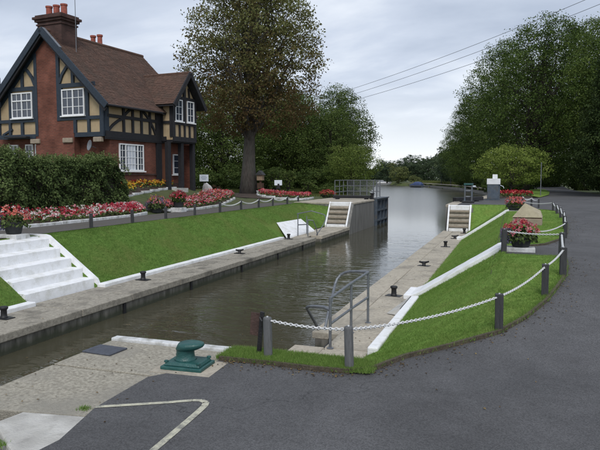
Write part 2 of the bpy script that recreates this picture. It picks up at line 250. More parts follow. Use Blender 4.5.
# ---------------------------------------------------------------- mesh helpers
class MB:
    def __init__(s): s.v = []; s.f = []; s.mi = []; s.cur = 0
    def add(s, vs, fs):
        o = len(s.v); s.v += [tuple(v) for v in vs]; s.f += [tuple(i + o for i in f) for f in fs]; s.mi += [s.cur] * len(fs); return s
    def box(s, x0, x1, y0, y1, z0, z1):
        return s.add([(x0, y0, z0), (x1, y0, z0), (x1, y1, z0), (x0, y1, z0), (x0, y0, z1), (x1, y0, z1), (x1, y1, z1), (x0, y1, z1)],
                     [(0, 3, 2, 1), (4, 5, 6, 7), (0, 1, 5, 4), (1, 2, 6, 5), (2, 3, 7, 6), (3, 0, 4, 7)])
    def bar(s, p0, p1, w, h, up=(0, 0, 1)):
        p0 = Vector(p0); p1 = Vector(p1); d = (p1 - p0).normalized(); sx = d.cross(Vector(up))
        if sx.length < 1e-4: sx = d.cross(Vector((0, 1, 0)))
        sx.normalize(); sz = sx.cross(d); a = sx * w / 2; b = sz * h / 2
        return s.add([p0 - a - b, p0 + a - b, p0 + a + b, p0 - a + b, p1 - a - b, p1 + a - b, p1 + a + b, p1 - a + b],
                     [(0, 1, 2, 3), (7, 6, 5, 4), (0, 4, 5, 1), (1, 5, 6, 2), (2, 6, 7, 3), (3, 7, 4, 0)])
    def tube(s, pts, r, n=8, cap=True):
        pts = [Vector(p) for p in pts]; rs = r if isinstance(r, (list, tuple)) else [r] * len(pts)
        rings = []; prev = None
        for i, p in enumerate(pts):
            t = (pts[min(i + 1, len(pts) - 1)] - pts[max(i - 1, 0)]).normalized()
            if prev is None:
                prev = t.cross(Vector((0.31, 0.22, 0.93)));
                if prev.length < .05: prev = t.cross(Vector((1, 0, 0)))
            prev = (prev - t * prev.dot(t)).normalized(); b = t.cross(prev)
            rings.append([p + (prev * math.cos(a) + b * math.sin(a)) * rs[i] for a in [2 * math.pi * k / n for k in range(n)]])
        vs = [v for ring in rings for v in ring]; fs = []
        for i in range(len(pts) - 1):
            for k in range(n): fs.append((i * n + k, i * n + (k + 1) % n, (i + 1) * n + (k + 1) % n, (i + 1) * n + k))
        if cap: fs.append(tuple(range(n - 1, -1, -1))); fs.append(tuple((len(pts) - 1) * n + k for k in range(n)))
        return s.add(vs, fs)
    def lathe(s, prof, n=16, c=(0, 0, 0), sx=1, sy=1):
        vs = []; fs = []
        for (r, z) in prof:
            for k in range(n):
                a = 2 * math.pi * (k + .5) / n; vs.append((c[0] + r * math.cos(a) * sx, c[1] + r * math.sin(a) * sy, c[2] + z))
        for i in range(len(prof) - 1):
            for k in range(n): fs.append((i * n + k, i * n + (k + 1) % n, (i + 1) * n + (k + 1) % n, (i + 1) * n + k))
        fs.append(tuple(range(n - 1, -1, -1))); fs.append(tuple((len(prof) - 1) * n + k for k in range(n)))
        return s.add(vs, fs)
    def prism(s, poly, ext):
        """poly: 3-D points in order; ext: extrusion vector"""
        n = len(poly); e = Vector(ext); vs = [Vector(p) for p in poly]; vs += [v + e for v in vs]
        fs = [tuple(range(n)), tuple(range(2 * n - 1, n - 1, -1))] + [(i, i + n, (i + 1) % n + n, (i + 1) % n) for i in range(n)]
        return s.add(vs, fs)
    def grid(s, P):
        """P[i][j] points"""
        nj = len(P[0]); vs = [p for row in P for p in row]
        return s.add(vs, [(i * nj + j, i * nj + j + 1, (i + 1) * nj + j + 1, (i + 1) * nj + j) for i in range(len(P) - 1) for j in range(nj - 1)])
    def build(s, name, m, parent=None, bevel=0, smooth=False, fix=True, seg=2):
        me = bpy.data.meshes.new(name); me.from_pydata(s.v, [], s.f)
        for x in (m if isinstance(m, (list, tuple)) else [m]): me.materials.append(x)
        me.polygons.foreach_set('material_index', s.mi)
        if fix:
            b = bmesh.new(); b.from_mesh(me); bmesh.ops.recalc_face_normals(b, faces=b.faces); b.to_mesh(me); b.free()
        if smooth: me.polygons.foreach_set('use_smooth', [True] * len(me.polygons))
        me.update(); o = bpy.data.objects.new(name, me); COL.objects.link(o)
        if parent: o.parent = parent
        if bevel:
            bm = o.modifiers.new('bevel', 'BEVEL'); bm.width = bevel; bm.segments = seg; bm.limit_method = 'ANGLE'; bm.angle_limit = R(40)
        return o
def np_mesh(name, V, k, mats, tint=None, midx=None, parent=None):
    """V: (n*k,3) float array of separate k-gons"""
    V = np.asarray(V, dtype=np.float32).reshape(-1, 3); nf = len(V) // k
    me = bpy.data.meshes.new(name); me.vertices.add(len(V)); me.vertices.foreach_set('co', V.ravel())
    me.loops.add(len(V)); me.loops.foreach_set('vertex_index', np.arange(len(V), dtype=np.int32))
    me.polygons.add(nf); me.polygons.foreach_set('loop_start', np.arange(0, len(V), k, dtype=np.int32))
    try: me.polygons.foreach_set('loop_total', np.full(nf, k, dtype=np.int32))
    except Exception: pass
    for m in (mats if isinstance(mats, (list, tuple)) else [mats]): me.materials.append(m)
    if midx is not None: me.polygons.foreach_set('material_index', np.asarray(midx, dtype=np.int32))
    if tint is not None:
        a = me.attributes.new('tint', 'FLOAT', 'FACE'); a.data.foreach_set('value', np.asarray(tint, dtype=np.float32))
    me.update(calc_edges=True); me.validate()
    o = bpy.data.objects.new(name, me); COL.objects.link(o)
    if parent: o.parent = parent
    return o
def tag(o, label=None, cat=None, group=None, kind=None):
    if label: o['label'] = label
    if cat: o['category'] = cat
    if group: o['group'] = group
    if kind: o['kind'] = kind
    return o
def thing(name, label, cat, loc=(0, 0, 0), rz=0, group=None):
    o = bpy.data.objects.new(name, None); COL.objects.link(o); o.empty_display_size = .2
    o.location = loc; o.rotation_euler = (0, 0, rz); return tag(o, label, cat, group)
def dup(root, loc, rz=0, scale=None, label=None, name=None):
    def cp(o, par):
        c = o.copy(); COL.objects.link(c)
        if par: c.parent = par
        for ch in list(o.children): cp(ch, c)
        return c
    r = cp(root, None); r.location = loc; r.rotation_euler = (0, 0, rz)
    if scale: r.scale = scale
    if label: r['label'] = label
    return r
def part_copy(o, parent, loc=(0, 0, 0), rz=0, scale=None):
    c = o.copy(); COL.objects.link(c); c.parent = parent; c.location = loc; c.rotation_euler = (0, 0, rz)
    if scale: c.scale = scale
    return c
def unit(n):
    d = rng.normal(size=(n, 3)); return d / np.linalg.norm(d, axis=1)[:, None]
def leaf_quads(pos, nrm, length, width, droop=.25, fold=.18):
    """pos (n,3), nrm (n,3): rhombic leaves with a fold along the middle rib"""
    n = len(pos); nrm = nrm / np.linalg.norm(nrm, axis=1)[:, None]
    t = np.cross(nrm, rng.normal(size=(n, 3))); t /= (np.linalg.norm(t, axis=1)[:, None] + 1e-9)
    t[:, 2] -= droop; t /= np.linalg.norm(t, axis=1)[:, None]
    b = np.cross(nrm, t); b /= (np.linalg.norm(b, axis=1)[:, None] + 1e-9)
    Ln = (length * rng.uniform(.65, 1.3, n))[:, None]; W = (width * rng.uniform(.7, 1.25, n))[:, None]
    p0 = pos - t * Ln / 2; p2 = pos + t * Ln / 2; k = nrm * W * fold
    return np.stack([p0, pos + b * W / 2 + k, p2, pos - b * W / 2 + k], 1)

# ---------------------------------------------------------------- terrain functions
def sstep(t):
    t = np.clip(t, 0, 1); return t * t * (3 - 2 * t)
def pathz(y):
    """height of the right-hand path along the lock"""
    return .70 + .55 * sstep((np.asarray(y, float) - 7) / 6) + .10 * sstep((np.asarray(y, float) - 16) / 18)
KERB_Y = [-8, 3.86, 4.07, 4.77, 5.72, 6.23, 6.56]; KERB_X = [-3.5, -3.56, -3.54, -3.72, -3.75, -3.38, -3.28]
LAWN_Y = [6.56, 6.78, 7.34, 7.88, 8.57, 9.25, 10.06, 10.87, 11.52, 12.4, 13.3, 13.66]
LAWN_X = [-1.67, -1.44, -1.18, -.72, -.13, .22, .53, .75, .90, .99, 1.01, .98]
LAWN2_Y = [15.30, 15.5, 16.0, 17.4, 19.3, 23.0, 27.5, 30.2, 31.0, 31.3]
LAWN2_X = [.10, .40, .78, 1.21, 1.52, 1.80, 1.88, 1.84, 1.45, .30]
def lawn_edge(y):
    """x of the boundary between lawn (left) and tarmac (right)"""
    y = np.asarray(y, float)
    return np.where(y < 13.66, np.interp(y, LAWN_Y, LAWN_X), np.where(y < 15.30, -.12, np.where(y < 31.3, np.interp(y, LAWN2_Y, LAWN2_X), .32)))
def lawn_h(x, y):
    x = np.asarray(x, float); y = np.asarray(y, float)
    s = np.clip((x + 2.12) / 1.98, 0, 1); s = np.where(s > .93, .93 + .07 * np.sin((s - .93) / .07 * math.pi / 2) , s)
    e = np.clip((y - 33.7) / 1.1, 0, 1); s = np.maximum(s, e)
    return pathz(y) * s + .03
def garden_h(x, y):
    x = np.asarray(x, float); y = np.asarray(y, float)
    near = 1.30 + 1.05 * sstep((-14.7 - x) / 4.0)
    far = 1.34 + .28 * sstep((-13.5 - x) / 5.0)
    return near + (far - near) * sstep((y - 31) / 6.5)
XL_Y = [46, 60, 100, 150, 285, 400, 700]; XL_X = [-9.2, -14, -23, -34, -61, -92, -170]
XR_Y = [46, 50, 62, 90, 118, 155, 205, 226, 240, 270, 300, 380, 420, 700]; XR_X = [-3.3, -1.9, -1.5, -2.2, -4.5, -12, -27, -35, -44, -50, -56, -80, -140, -260]
def ground_h(x, y):
    x = np.asarray(x, float); y = np.asarray(y, float)
    land = 1.18 - .58 * sstep((y - 60) / 90)
    right = np.where(y < 60, pathz(y) - .08, land); right = np.where((y > 60) & (y < 130), 1.27 - .67 * sstep((y - 75) / 60), right)
    left = np.where(y < 60, 1.2, land)
    xl = np.where(y < 46, -12.5, np.interp(y, XL_Y, XL_X)); xr = np.where(y < 35.6, -.35, np.where(y < 46, -3.2, np.interp(y, XR_Y, XR_X)))
    z = np.where(x <= xl, left, np.where(x >= xr, right, -2.2))
    return z
# ---------------------------------------------------------------- ground, water, path, lawns
def build_ground():
    xs = sorted(set([round(v, 3) for v in list(np.arange(-90, -12.5, 3.0)) + [-40, -30, -20, -14, -12.5, -12.2, -9.2, -8.9, -3.6, -3.2, -2.9, -.8, -.35, 1, 3, 5, 7, 9.2, 12, 16, 22, 30, 45, 70, 120, 250, 600, 1500, -120, -170, -250, -450, -900, -1600] + list(np.arange(-10, 0, .9))]))
    ys = sorted(set([round(v, 3) for v in list(np.arange(-10, 60, 2.0)) + list(np.arange(60, 300, 4.0)) + [-60, -30, 35.5, 35.7, 46.01, 310, 330, 350, 370, 400, 430, 470, 520, 600, 800, 1100, 1600]]))
    X, Y = np.meshgrid(xs, ys, indexing='ij'); Z = ground_h(X, Y)
    mb = MB(); mb.grid([[(X[i, j], Y[i, j], Z[i, j]) for j in range(len(ys))] for i in range(len(xs))])
    tag(mb.build('ground', M['ground'], fix=False), 'rough grassy ground around the lock and river', kind='structure')
    mb = MB(); mb.add([(-400, -40, -.42), (60, -40, -.42), (60, 900, -.42), (-400, 900, -.42)], [(0, 1, 2, 3)])
    tag(mb.build('water', M['water'], fix=False), 'rippled brown river water filling the lock and the reach beyond', kind='structure')
build_ground()
def build_tarmac():
    ys = sorted(set(list(np.arange(-8, 36, .35)) + KERB_Y + LAWN_Y + LAWN2_Y + [13.67, 31.31, 35.55, 35.56] + list(np.arange(36, 75, 2)) + list(np.arange(75, 140, 5))))
    rows = []
    for y in ys:
        if y <= 6.56: xl = float(np.interp(y, KERB_Y, KERB_X))
        elif y < 35.555: xl = float(lawn_edge(y))
        elif y < 46: xl = -3.15
        else: xl = float(np.interp(y, [46, 48, 60, 140], [-1.6, .2, 1.6, 2.5]))
        xr = 9.0 if y < 50 else float(np.interp(y, [50, 60, 80, 140], [9, 7.2, 6.6, 9]))
        z = float(pathz(y)) + .004
        if y == 6.56: rows.append([(xl + (xr - xl) * t, y, z) for t in np.linspace(0, 1, 12)]); xl = -1.67
        rows.append([(xl + (xr - xl) * t, y + (.0005 if y == 6.56 else 0), z) for t in np.linspace(0, 1, 12)])
    mb = MB(); mb.grid(rows)
    tag(mb.build('tarmac_path', M['asphalt'], fix=False), 'dark grey tarmac path beside the lock', kind='structure')
build_tarmac()
def build_lawn():
    mb = MB()
    ys = sorted(set(list(np.arange(6.56, 35.6, .22)) + LAWN_Y + LAWN2_Y + [13.67, 15.29, 31.31]))
    rows = []
    for y in ys:
        x1 = float(lawn_edge(y)); x0 = -2.14
        xs = x0 + (x1 - x0) * np.linspace(0, 1, 16) ** .9
        zz = lawn_h(xs, y) + rng.normal(0, .006, 16)
        rows.append([(xs[i], y, zz[i]) for i in range(16)])
    mb.grid(rows)
    rows = [[(x, y, .73 + rng.normal(0, .006)) for x in np.linspace(-3.3, -1.6, 14)] for y in (6.565, 6.7, 6.85, 6.99)]
    mb.grid(rows)
    tag(mb.build('lawn', M['turf'], fix=False), 'mown green lawn on the right bank of the lock', kind='structure')
    # edging boards along the lawn
    mb = MB(); pts = [(-3.28, 6.54), (-2.65, 6.56), (-2.14, 6.53)] + [(x, y) for x, y in zip(LAWN_X, LAWN_Y)]
    for (xa, ya), (xb, yb) in zip(pts[:-1], pts[1:]):
        za = float(pathz(ya)) + .03; zb = float(pathz(yb)) + .03
        mb.bar((xa, ya, za - .03), (xb, yb, zb - .03), .045, .11)
    tag(mb.build('lawn_edging', M['soil_edge']), 'narrow timber edging between lawn and tarmac', kind='structure')
    mb = MB(); pts = list(zip(LAWN2_X, LAWN2_Y))[1:]
    for (xa, ya), (xb, yb) in zip(pts[:-1], pts[1:]):
        mb.bar((xa, ya, float(pathz(ya))), (xb, yb, float(pathz(yb))), .05, .09)
    tag(mb.build('lawn_edging', M['soil_edge']), 'curved edging round the second lawn with the stone monument', kind='structure')
    # far lawn by the small tree
    P = []
    for t in np.linspace(0, 1, 9):
        y = 49 + 30 * t; x0 = float(np.interp(y, [49, 60, 80], [.2, .5, .9])); x1 = float(np.interp(y, [49, 56, 68, 79], [1.9, 2.9, 3.6, 3.7]))
        P.append([(x0 + (x1 - x0) * k, y, 1.40 + .10 * math.sin(k * math.pi)) for k in np.linspace(0, 1, 6)])
    mb = MB(); mb.grid(P); tag(mb.build('lawn', M['turf'], fix=False), 'far grass verge beside the path under the small tree', kind='structure')
build_lawn()
def build_left_ground():
    rows = []
    for y in sorted(list(np.arange(-6, 36.01, .5)) + [11.0, 11.09, 13.39, 13.43]):
        xs = [-10.3, -10.45, -10.8, -11.2, -11.6, -11.95, -12.15, -12.35, -12.6]
        zs = [.04, .14, .40, .68, .96, 1.19, 1.27, 1.30, 1.302]
        e = float(sstep((y - 34.2) / 1.4))
        k = .45 if 11.08 < y < 13.4 else 0
        rows.append([(x, y, z + (1.34 - z) * e + rng.normal(0, .006) - (k if x > -12.3 else 0)) for x, z in zip(xs, zs)])
    mb = MB(); mb.grid(rows); tag(mb.build('grass_bank', M['turf_left'], fix=False), 'smooth mown grass bank sloping up from the left coping', kind='structure')
    mb = MB(); rows = []
    for y in np.arange(-6, 40.1, 1.0):
        x1 = -14.45 if y < 30 else -14.45 - (y - 30) * .05
        rows.append([(x, y, 1.315) for x in np.linspace(-12.45, x1, 5)])
    mb.grid(rows); tag(mb.build('footpath', M['path'], fix=False), 'worn grey footpath along the top of the left bank', kind='structure')
    mb = MB(); rows = []
    for y in np.arange(-6, 62, 1.0):
        xe = -12.6 if y < 35.4 else (-9.0 if y < 46 else float(np.interp(y, XL_Y, XL_X)) - .6)
        xs = np.concatenate([np.linspace(xe, min(-14.5, xe - 2), 6), np.linspace(min(-14.9, xe - 2.5), -22, 14), [-24, -27, -32, -40, -60]])
        zz = garden_h(xs, y) - .012; zz = np.where(xs > -14.4, np.minimum(zz, 1.30 if y < 35.5 else 1.37), zz)
        rows.append([(x, y, z + rng.normal(0, .01)) for x, z in zip(xs, zz)])
    mb.grid(rows); tag(mb.build('garden_ground', M['ground'], fix=False), 'garden ground around the lock house', kind='structure')
    # bare soil under the big tree
    rows = [[(-18.6 + r * 3.6 * math.cos(a), 40.3 + r * 4.2 * math.sin(a), float(garden_h(-18.6 + r * 3.6 * math.cos(a), 40.3 + r * 4.2 * math.sin(a))) + .02 + .05 * (1 - r)) for a in np.linspace(0, 2 * math.pi, 25)] for r in np.linspace(.02, 1, 6)]
    mb = MB(); mb.grid(rows); tag(mb.build('bare_soil', M['soil'], fix=False), 'bare red-brown soil under the big chestnut', kind='structure')
build_left_ground()

# ---------------------------------------------------------------- lock walls and coping
def stones(parent, x0, x1, ys, z0, z1, m, bev=.018, jit=.012, xj=0.0, name='coping_stone'):
    for a, b in zip(ys[:-1], ys[1:]):
        dz = random.uniform(-jit, jit)
        MB().box(x0 + random.uniform(-xj, xj), x1 + random.uniform(-xj, xj), a + .006, b - .006, z0, z1 + dz).build(name, m, parent, bevel=bev)
def spread(a, b, step):
    n = max(1, round((b - a) / step)); ys = [a + (b - a) * i / n for i in range(n + 1)]
    return [ys[0]] + [y + random.uniform(-.12, .12) * step for y in ys[1:-1]] + [ys[-1]]
lw = thing('lock_wall', 'long weathered concrete lock wall with coping on the left side of the chamber', 'wall', (-9.5, 12, -.4))
def lp(o): # keep world coordinates for children of an offset empty
    o.location = (-Vector(o.parent.location)); return o
def under(parent, objs):
    for o in objs: lp(o)
before = set(bpy.data.objects)
MB().box(-10.35, -8.90, -6, 28.0, -2.4, -.16).build('wall_face', M['wall'], lw)
MB().box(-10.35, -9.40, 28.0, 28.9, -2.4, -.02).build('ladder_recess', M['wall'], lw)
MB().box(-10.35, -8.88, 28.9, 34.4, -2.4, -.16).build('wall_face', M['wall'], lw)
stones(lw, -9.42, -8.84, spread(-6, 28.0, 2.1), -.16, .0, M['coping'], xj=.008)
stones(lw, -10.32, -9.428, spread(-6, 28.0, 2.9), -.10, .0, M['coping'], jit=.006, name='paving_slab')
stones(lw, -9.42, -8.84, spread(28.9, 34.4, 1.9), -.16, .01, M['coping_r'], xj=.008)
stones(lw, -10.32, -9.428, spread(28.02, 34.4, 2.2), -.10, .005, M['coping_r'], jit=.006, name='paving_slab')
# fenders / dark vertical grooves in the wall face
for y in (12.6, 15.9, 19.5, 23.0, 26.1):
    MB().box(-8.91, -8.865, y - .05, y + .05, -.6, -.17).build('rubbing_strip', M['black_iron'], lw)
under(lw, [o for o in bpy.data.objects if o.parent == lw and o not in before])
tag(MB().box(-10.32, -10.08, -6, 10.99, -.02, .095).box(-10.32, -10.08, 13.46, 26.95, -.02, .095).build('kerb', M['white'], bevel=.02), 'low white painted kerb between left coping and grass bank', kind='structure')

uw = thing('upper_wall', 'tall streaked concrete wall beside the open upper gate on the left', 'wall', (-10, 40, -.4))
b4 = set(bpy.data.objects)
MB().box(-12.6, -8.86, 35.32, 41.0, -2.4, 1.28).box(-12.6, -9.15, 41.0, 46.0, -2.4, 1.28).build('wall_face', M['wall_up'], uw)
stones(uw, -9.55, -8.82, spread(35.3, 41.0, 1.9), 1.28, 1.40, M['coping_r'])
stones(uw, -12.6, -9.56, spread(35.3, 46.0, 2.6), 1.28, 1.39, M['coping_r'], name='paving_slab')
# sloping side wall beside the steps
MB().prism([(-8.98, 34.4, -2.4), (-8.98, 35.32, -2.4), (-8.98, 35.32, 1.38), (-8.98, 34.42, 0.02)], (.14, 0, 0)).build('side_wall', M['wall_up'], uw)
under(uw, [o for o in bpy.data.objects if o.parent == uw and o not in b4])

def steep_steps(label, x0, x1, y0, z0, z1, run, name='lock_steps'):
    t = thing(name, label, 'steps', ((x0 + x1) / 2, y0, z0)); cx = (x0 + x1) / 2; n = 5
    rise = (z1 - z0) / n; tr = run / n
    MB().prism([(x0 - cx + .05, 0, -.1), (x0 - cx + .05, run, -.1), (x0 - cx + .05, run, z1 - z0 - .02), (x0 - cx + .05, 0.02, 0)], (x1 - x0 - .1, 0, 0)).build('core', M['tread'], t)
    for i in range(1, n):
        MB().box(x0 - cx + .1, x1 - cx - .1, (i - .5) * tr - .06, (i + .5) * tr + .05, i * rise - .10, i * rise).build('step', M['tread'], t, bevel=.012)
        MB().box(x0 - cx + .1, x1 - cx - .1, (i - .5) * tr - .085, (i - .5) * tr - .062, i * rise - .045, i * rise + .004).build('nosing', M['sandstone_low'], t)
    for x in (x0 - cx, x1 - cx - .08):
        MB().prism([(x, -.14, -.02), (x, -.03, -.02), (x, run + .02, z1 - z0 - .06), (x, run + .02, z1 - z0 + .065), (x, -.14, .08)], (.08, 0, 0)).build('side_kerb', M['white'], t)
    MB().box(x0 - cx + .112, x1 - cx - .112, -.14, .0, -.02, .14).build('bottom_kerb', M['white'], t, bevel=.015)
    MB().box(x0 - cx + .112, x1 - cx - .112, run - .10, run + .024, z1 - z0 - .24, z1 - z0 + .02).box(x0 - cx, x1 - cx, run + .025, run + .42, z1 - z0 - .12, z1 - z0 + .03).build('top_kerb', M['white'], t, bevel=.015)
    return t
steep_steps('steep white edged steps up to the open gate on the left side of the lock', -10.32, -8.99, 34.42, .02, 1.37, .88)
steep_steps('steep white edged steps at the far end of the right coping', -3.30, -2.08, 33.75, .02, 1.33, .70)
# right wall, coping, platform
rw = thing('lock_wall', 'pale concrete lock wall and coping on the right below the lawn', 'wall', (-2.8, 20, -.4))
b4 = set(bpy.data.objects)
MB().box(-3.45, -2.05, 10.85, 34.0, -2.4, -.14).box(-2.98, -2.05, 9.9, 10.85, -2.4, -.14).box(-3.45, -2.05, 7.02, 9.9, -2.4, -.14).build('wall_face', M['wall'], rw)
stones(rw, -3.51, -2.98, spread(10.85, 34.0, 2.2), -.14, .0, M['coping_r'], xj=.006)
stones(rw, -3.51, -2.98, spread(7.02, 9.9, 1.5), -.14, .0, M['coping_r'], xj=.006)
stones(rw, -2.972, -2.08, spread(7.02, 34.0, 3.1), -.10, .0, M['coping_r'], jit=.005, name='paving_slab')
MB().box(-3.45, -2.0, 34.47, 46, -2.4, 1.22).build('wall_face', M['wall_up'], rw)
stones(rw, -3.5, -2.9, spread(34.9, 46.0, 2.1), 1.22, 1.365, M['coping_r'])
under(rw, [o for o in bpy.data.objects if o.parent == rw and o not in b4])
pf = thing('lock_platform', 'speckled concrete platform in the foreground with a white painted far edge', 'platform', (-4.3, 5.5, -.4))
b4 = set(bpy.data.objects)
MB().box(-5.04, -2.2, -8, 6.98, -2.4, .55).build('platform_wall', M['wall'], pf)
MB().box(-5.08, -3.0, 5.79, 6.885, .55, .70).build('concrete_slab', M['concrete'], pf, bevel=.012)
MB().prism([(-5.08, 4.16, .55), (-4.62, 4.44, .55), (-3.4, 4.63, .55), (-3.0, 4.6, .55), (-3.0, 5.762, .55), (-5.08, 5.762, .55)], (0, 0, .146)).build('concrete_slab', M['concrete'], pf, bevel=.012)
MB().prism([(-4.36, 4.16, .55), (-4.16, 4.05, .55), (-3.90, 3.86, .55), (-3.0, 3.3, .55), (-3.0, 4.58, .55), (-3.4, 4.612, .55), (-4.30, 4.475, .55)], (0, 0, .152)).build('concrete_slab', M['stone_pale'], pf, bevel=.02)['label'] = 'pale grey worn slab in the near corner'
MB().box(-5.08, -4.5, -8, 3.6, .55, .69).build('concrete_slab', M['concrete'], pf, bevel=.012)
MB().box(-4.49, -3.0, -8, 3.3, .55, .685).build('concrete_slab', M['concrete'], pf, bevel=.012)
# broken stones between the slabs
mb = MB()
for i in range(70):
    x = random.uniform(-5.02, -4.34); y = random.uniform(3.65, 4.30)
    if y > 4.16 + (x + 5.08) * .55: continue
    s_ = random.uniform(.025, .06); q = random.uniform(.6, 1)
    mb.add([(x - s_, y - s_ * q, .6), (x + s_ * q, y - s_, .6), (x + s_, y + s_ * q, .6), (x - s_ * q, y + s_, .6), (x - s_ * .5, y - s_ * .4, .66 + s_ * .4), (x + s_ * .4, y - s_ * .5, .65 + s_ * .5), (x + s_ * .5, y + s_ * .4, .66 + s_ * .3), (x - s_ * .4, y + s_ * .5, .65 + s_ * .4)],
           [(0, 1, 5, 4), (1, 2, 6, 5), (2, 3, 7, 6), (3, 0, 4, 7), (4, 5, 6, 7)])
o = mb.build('rubble', M['stone_pale'], pf); o['kind'] = 'stuff'
MB().box(-5.085, -2.62, 6.89, 7.03, .48, .735).build('white_edge', M['white_dirty'], pf, bevel=.015)
under(pf, [o for o in bpy.data.objects if o.parent == pf and o not in b4])
ht = MB().box(-.22, .22, -.17, .17, 0, .022).build('hatch_cover', M['slate'], bevel=.008)
ht.location = (-4.84, 6.43, .70); ht.rotation_euler = (0, 0, R(-4)); tag(ht, 'dark blue grey steel hatch plate lying on the concrete platform', 'hatch cover')
# painted line on the tarmac
mb = MB(); z = .7085
def strip(pts, w):
    for i in range(len(pts) - 1):
        a, b = Vector((*pts[i], z)), Vector((*pts[i + 1], z)); s_ = (b - a).cross(Vector((0, 0, 1))).normalized() * w / 2
        mb.add([a - s_, a + s_, b + s_, b - s_], [(0, 1, 2, 3)])
strip([(-3.72, 4.78), (-3.4, 4.955), (-3.1, 5.125), (-2.93, 5.235), (-2.84, 5.262)], .058); z = .7087
strip([(-2.845, 5.262), (-2.775, 5.23), (-2.745, 5.14), (-2.725, 4.9), (-2.69, 4.3), (-2.66, 3.7), (-2.6, 2.6)], .066)
tag(mb.build('painted_line', M['line'], fix=False), 'worn cream painted line turning a corner on the tarmac', kind='structure')

# white steps in the left bank
def white_steps():
    t = thing('white_steps', 'broad white painted steps up the left grass bank', 'steps', (-10.36, 11.0, 0)); W = 2.44
    n = 5; rise = 1.27 / n; run = 1.78 / n
    MB().prism([(0, .02, -.05), (-2.2, .02, -.05), (-2.2, .02, 1.1), (-1.9, .02, 1.12), (-.15, .02, .02)], (0, W - .04, 0)).build('core', M['white'], t)
    for i in range(n):
        # each tread slopes forward a little, with a worn rounded nosing
        x0 = -.02 - i * run; x1 = x0 - run - .03; z1 = (i + 1) * rise
        MB().prism([(x0, 0, z1 - rise - .02), (x0 - .03, 0, z1 - .03), (x0 - .06, 0, z1 - .012), (x1, 0, z1), (x1, 0, z1 - rise - .02)], (0, W, 0)).build('step', M['white'], t)
    MB().box(-2.6, -1.82, 0, W, 1.16, 1.285).build('landing', M['white'], t, bevel=.01)
    for y in (W + .004,):
        MB().prism([(.10, y, -.03), (.10, y, .06), (.02, y, .22), (-1.50, y, 1.32), (-1.62, y, 1.345), (-2.5, y, 1.345), (-2.5, y, .9), (-1.6, y, .85), (-.2, y, -.03)], (0, .095, 0)).build('side_kerb', M['white'], t)
white_steps()
# white sloping apron at the far end of the left coping, small wedge and strips on the right bank
def apron():
    t = MB(); t.prism([(-9.98, 27.05, -.02), (-9.98, 31.4, -.02), (-10.95, 32.0, .52), (-11.03, 28.5, .55)], (-.05, 0, .09))
    tag(t.build('white_apron', M['white'], bevel=.015), 'white painted sloping slab behind the handrails at the far left coping', 'ramp')
    w = MB(); w.prism([(-2.46, 12.75, 0), (-2.17, 12.75, 0), (-2.17, 14.2, 0), (-2.30, 14.0, 0)], (0, 0, .02))
    w.add([(-2.46, 12.75, .02), (-2.17, 12.6, .02), (-2.17, 14.25, .02), (-2.17, 12.7, .15), (-2.17, 14.2, .15)], [(0, 1, 3), (0, 3, 4), (0, 4, 2)])
    tag(w.build('concrete_wedge', M['stone_pale']), 'small pale concrete wedge beside the white kerb on the right coping', 'wedge')
    k = MB(); k.prism([(-2.165, 9.6, -.02), (-1.985, 9.6, -.02), (-1.985, 14.22, -.02), (-2.165, 14.22, -.02)], (0, 0, .175))
    tag(k.build('kerb', M['white'], bevel=.03, seg=3), 'short thick white painted kerb along the near right coping', kind='structure')
apron()
def bank_strip(label, ya, yb, xtop):
    P = []
    for x in np.linspace(-2.40, xtop, 15):
        y0 = ya; z = float(max(lawn_h(x, (ya + yb) / 2), lawn_h(x + .06, (ya + yb) / 2))) + .075 + random.uniform(-.004, .004)
        P.append((x, z))
    mb = MB(); poly = [(x, ya, z) for x, z in P] + [(x, ya, z - .14) for x, z in reversed(P)]
    mb.prism(poly, (0, yb - ya, 0)); tag(mb.build('white_strip', M['white'], bevel=.015), label, 'bank strip')
bank_strip('broad white concrete strip running up the near lawn to the large flower trough', 14.50, 15.62, -.14)
bank_strip('thin distant white concrete strip running up the bank beyond the sandstone monument', 29.2, 29.85, -.14)

# ---------------------------------------------------------------- house
LZ = 2.2
house = thing('lock_house', 'red brick and half timbered lock house with steep tiled roof and tall chimney', 'house', (-18.906, 25.535, LZ), R(-5.3))
def H(): return MB()
def hb(name, m, x0, x1, y0, y1, z0, z1, par=None, bevel=0): return MB().box(x0, x1, y0, y1, z0 - LZ, z1 - LZ).build(name, m, par or house, bevel=bevel)
D = 7.3; EZ = 6.55; AX = -3.6; AZ = 10.28
pitch = (AZ - 6.42) / (0.40 - AX)
hb('ground_floor_wall', M['brick'], -8.3, -.06, .40, D, 1.4, 4.949)
hb('plinth', M['brick_dark'], -8.35, -.02, .34, D, 1.4, 2.55)
# upper storey: pentagon body in cream render
MB().prism([(-7.2, 0, 4.95 - LZ), (0, 0, 4.95 - LZ), (0, 0, 6.62 - LZ), (AX, 0, 10.05 - LZ), (-7.2, 0, 6.62 - LZ)], (0, D, 0)).build('rendered_upper_wall', M['plaster'], house)
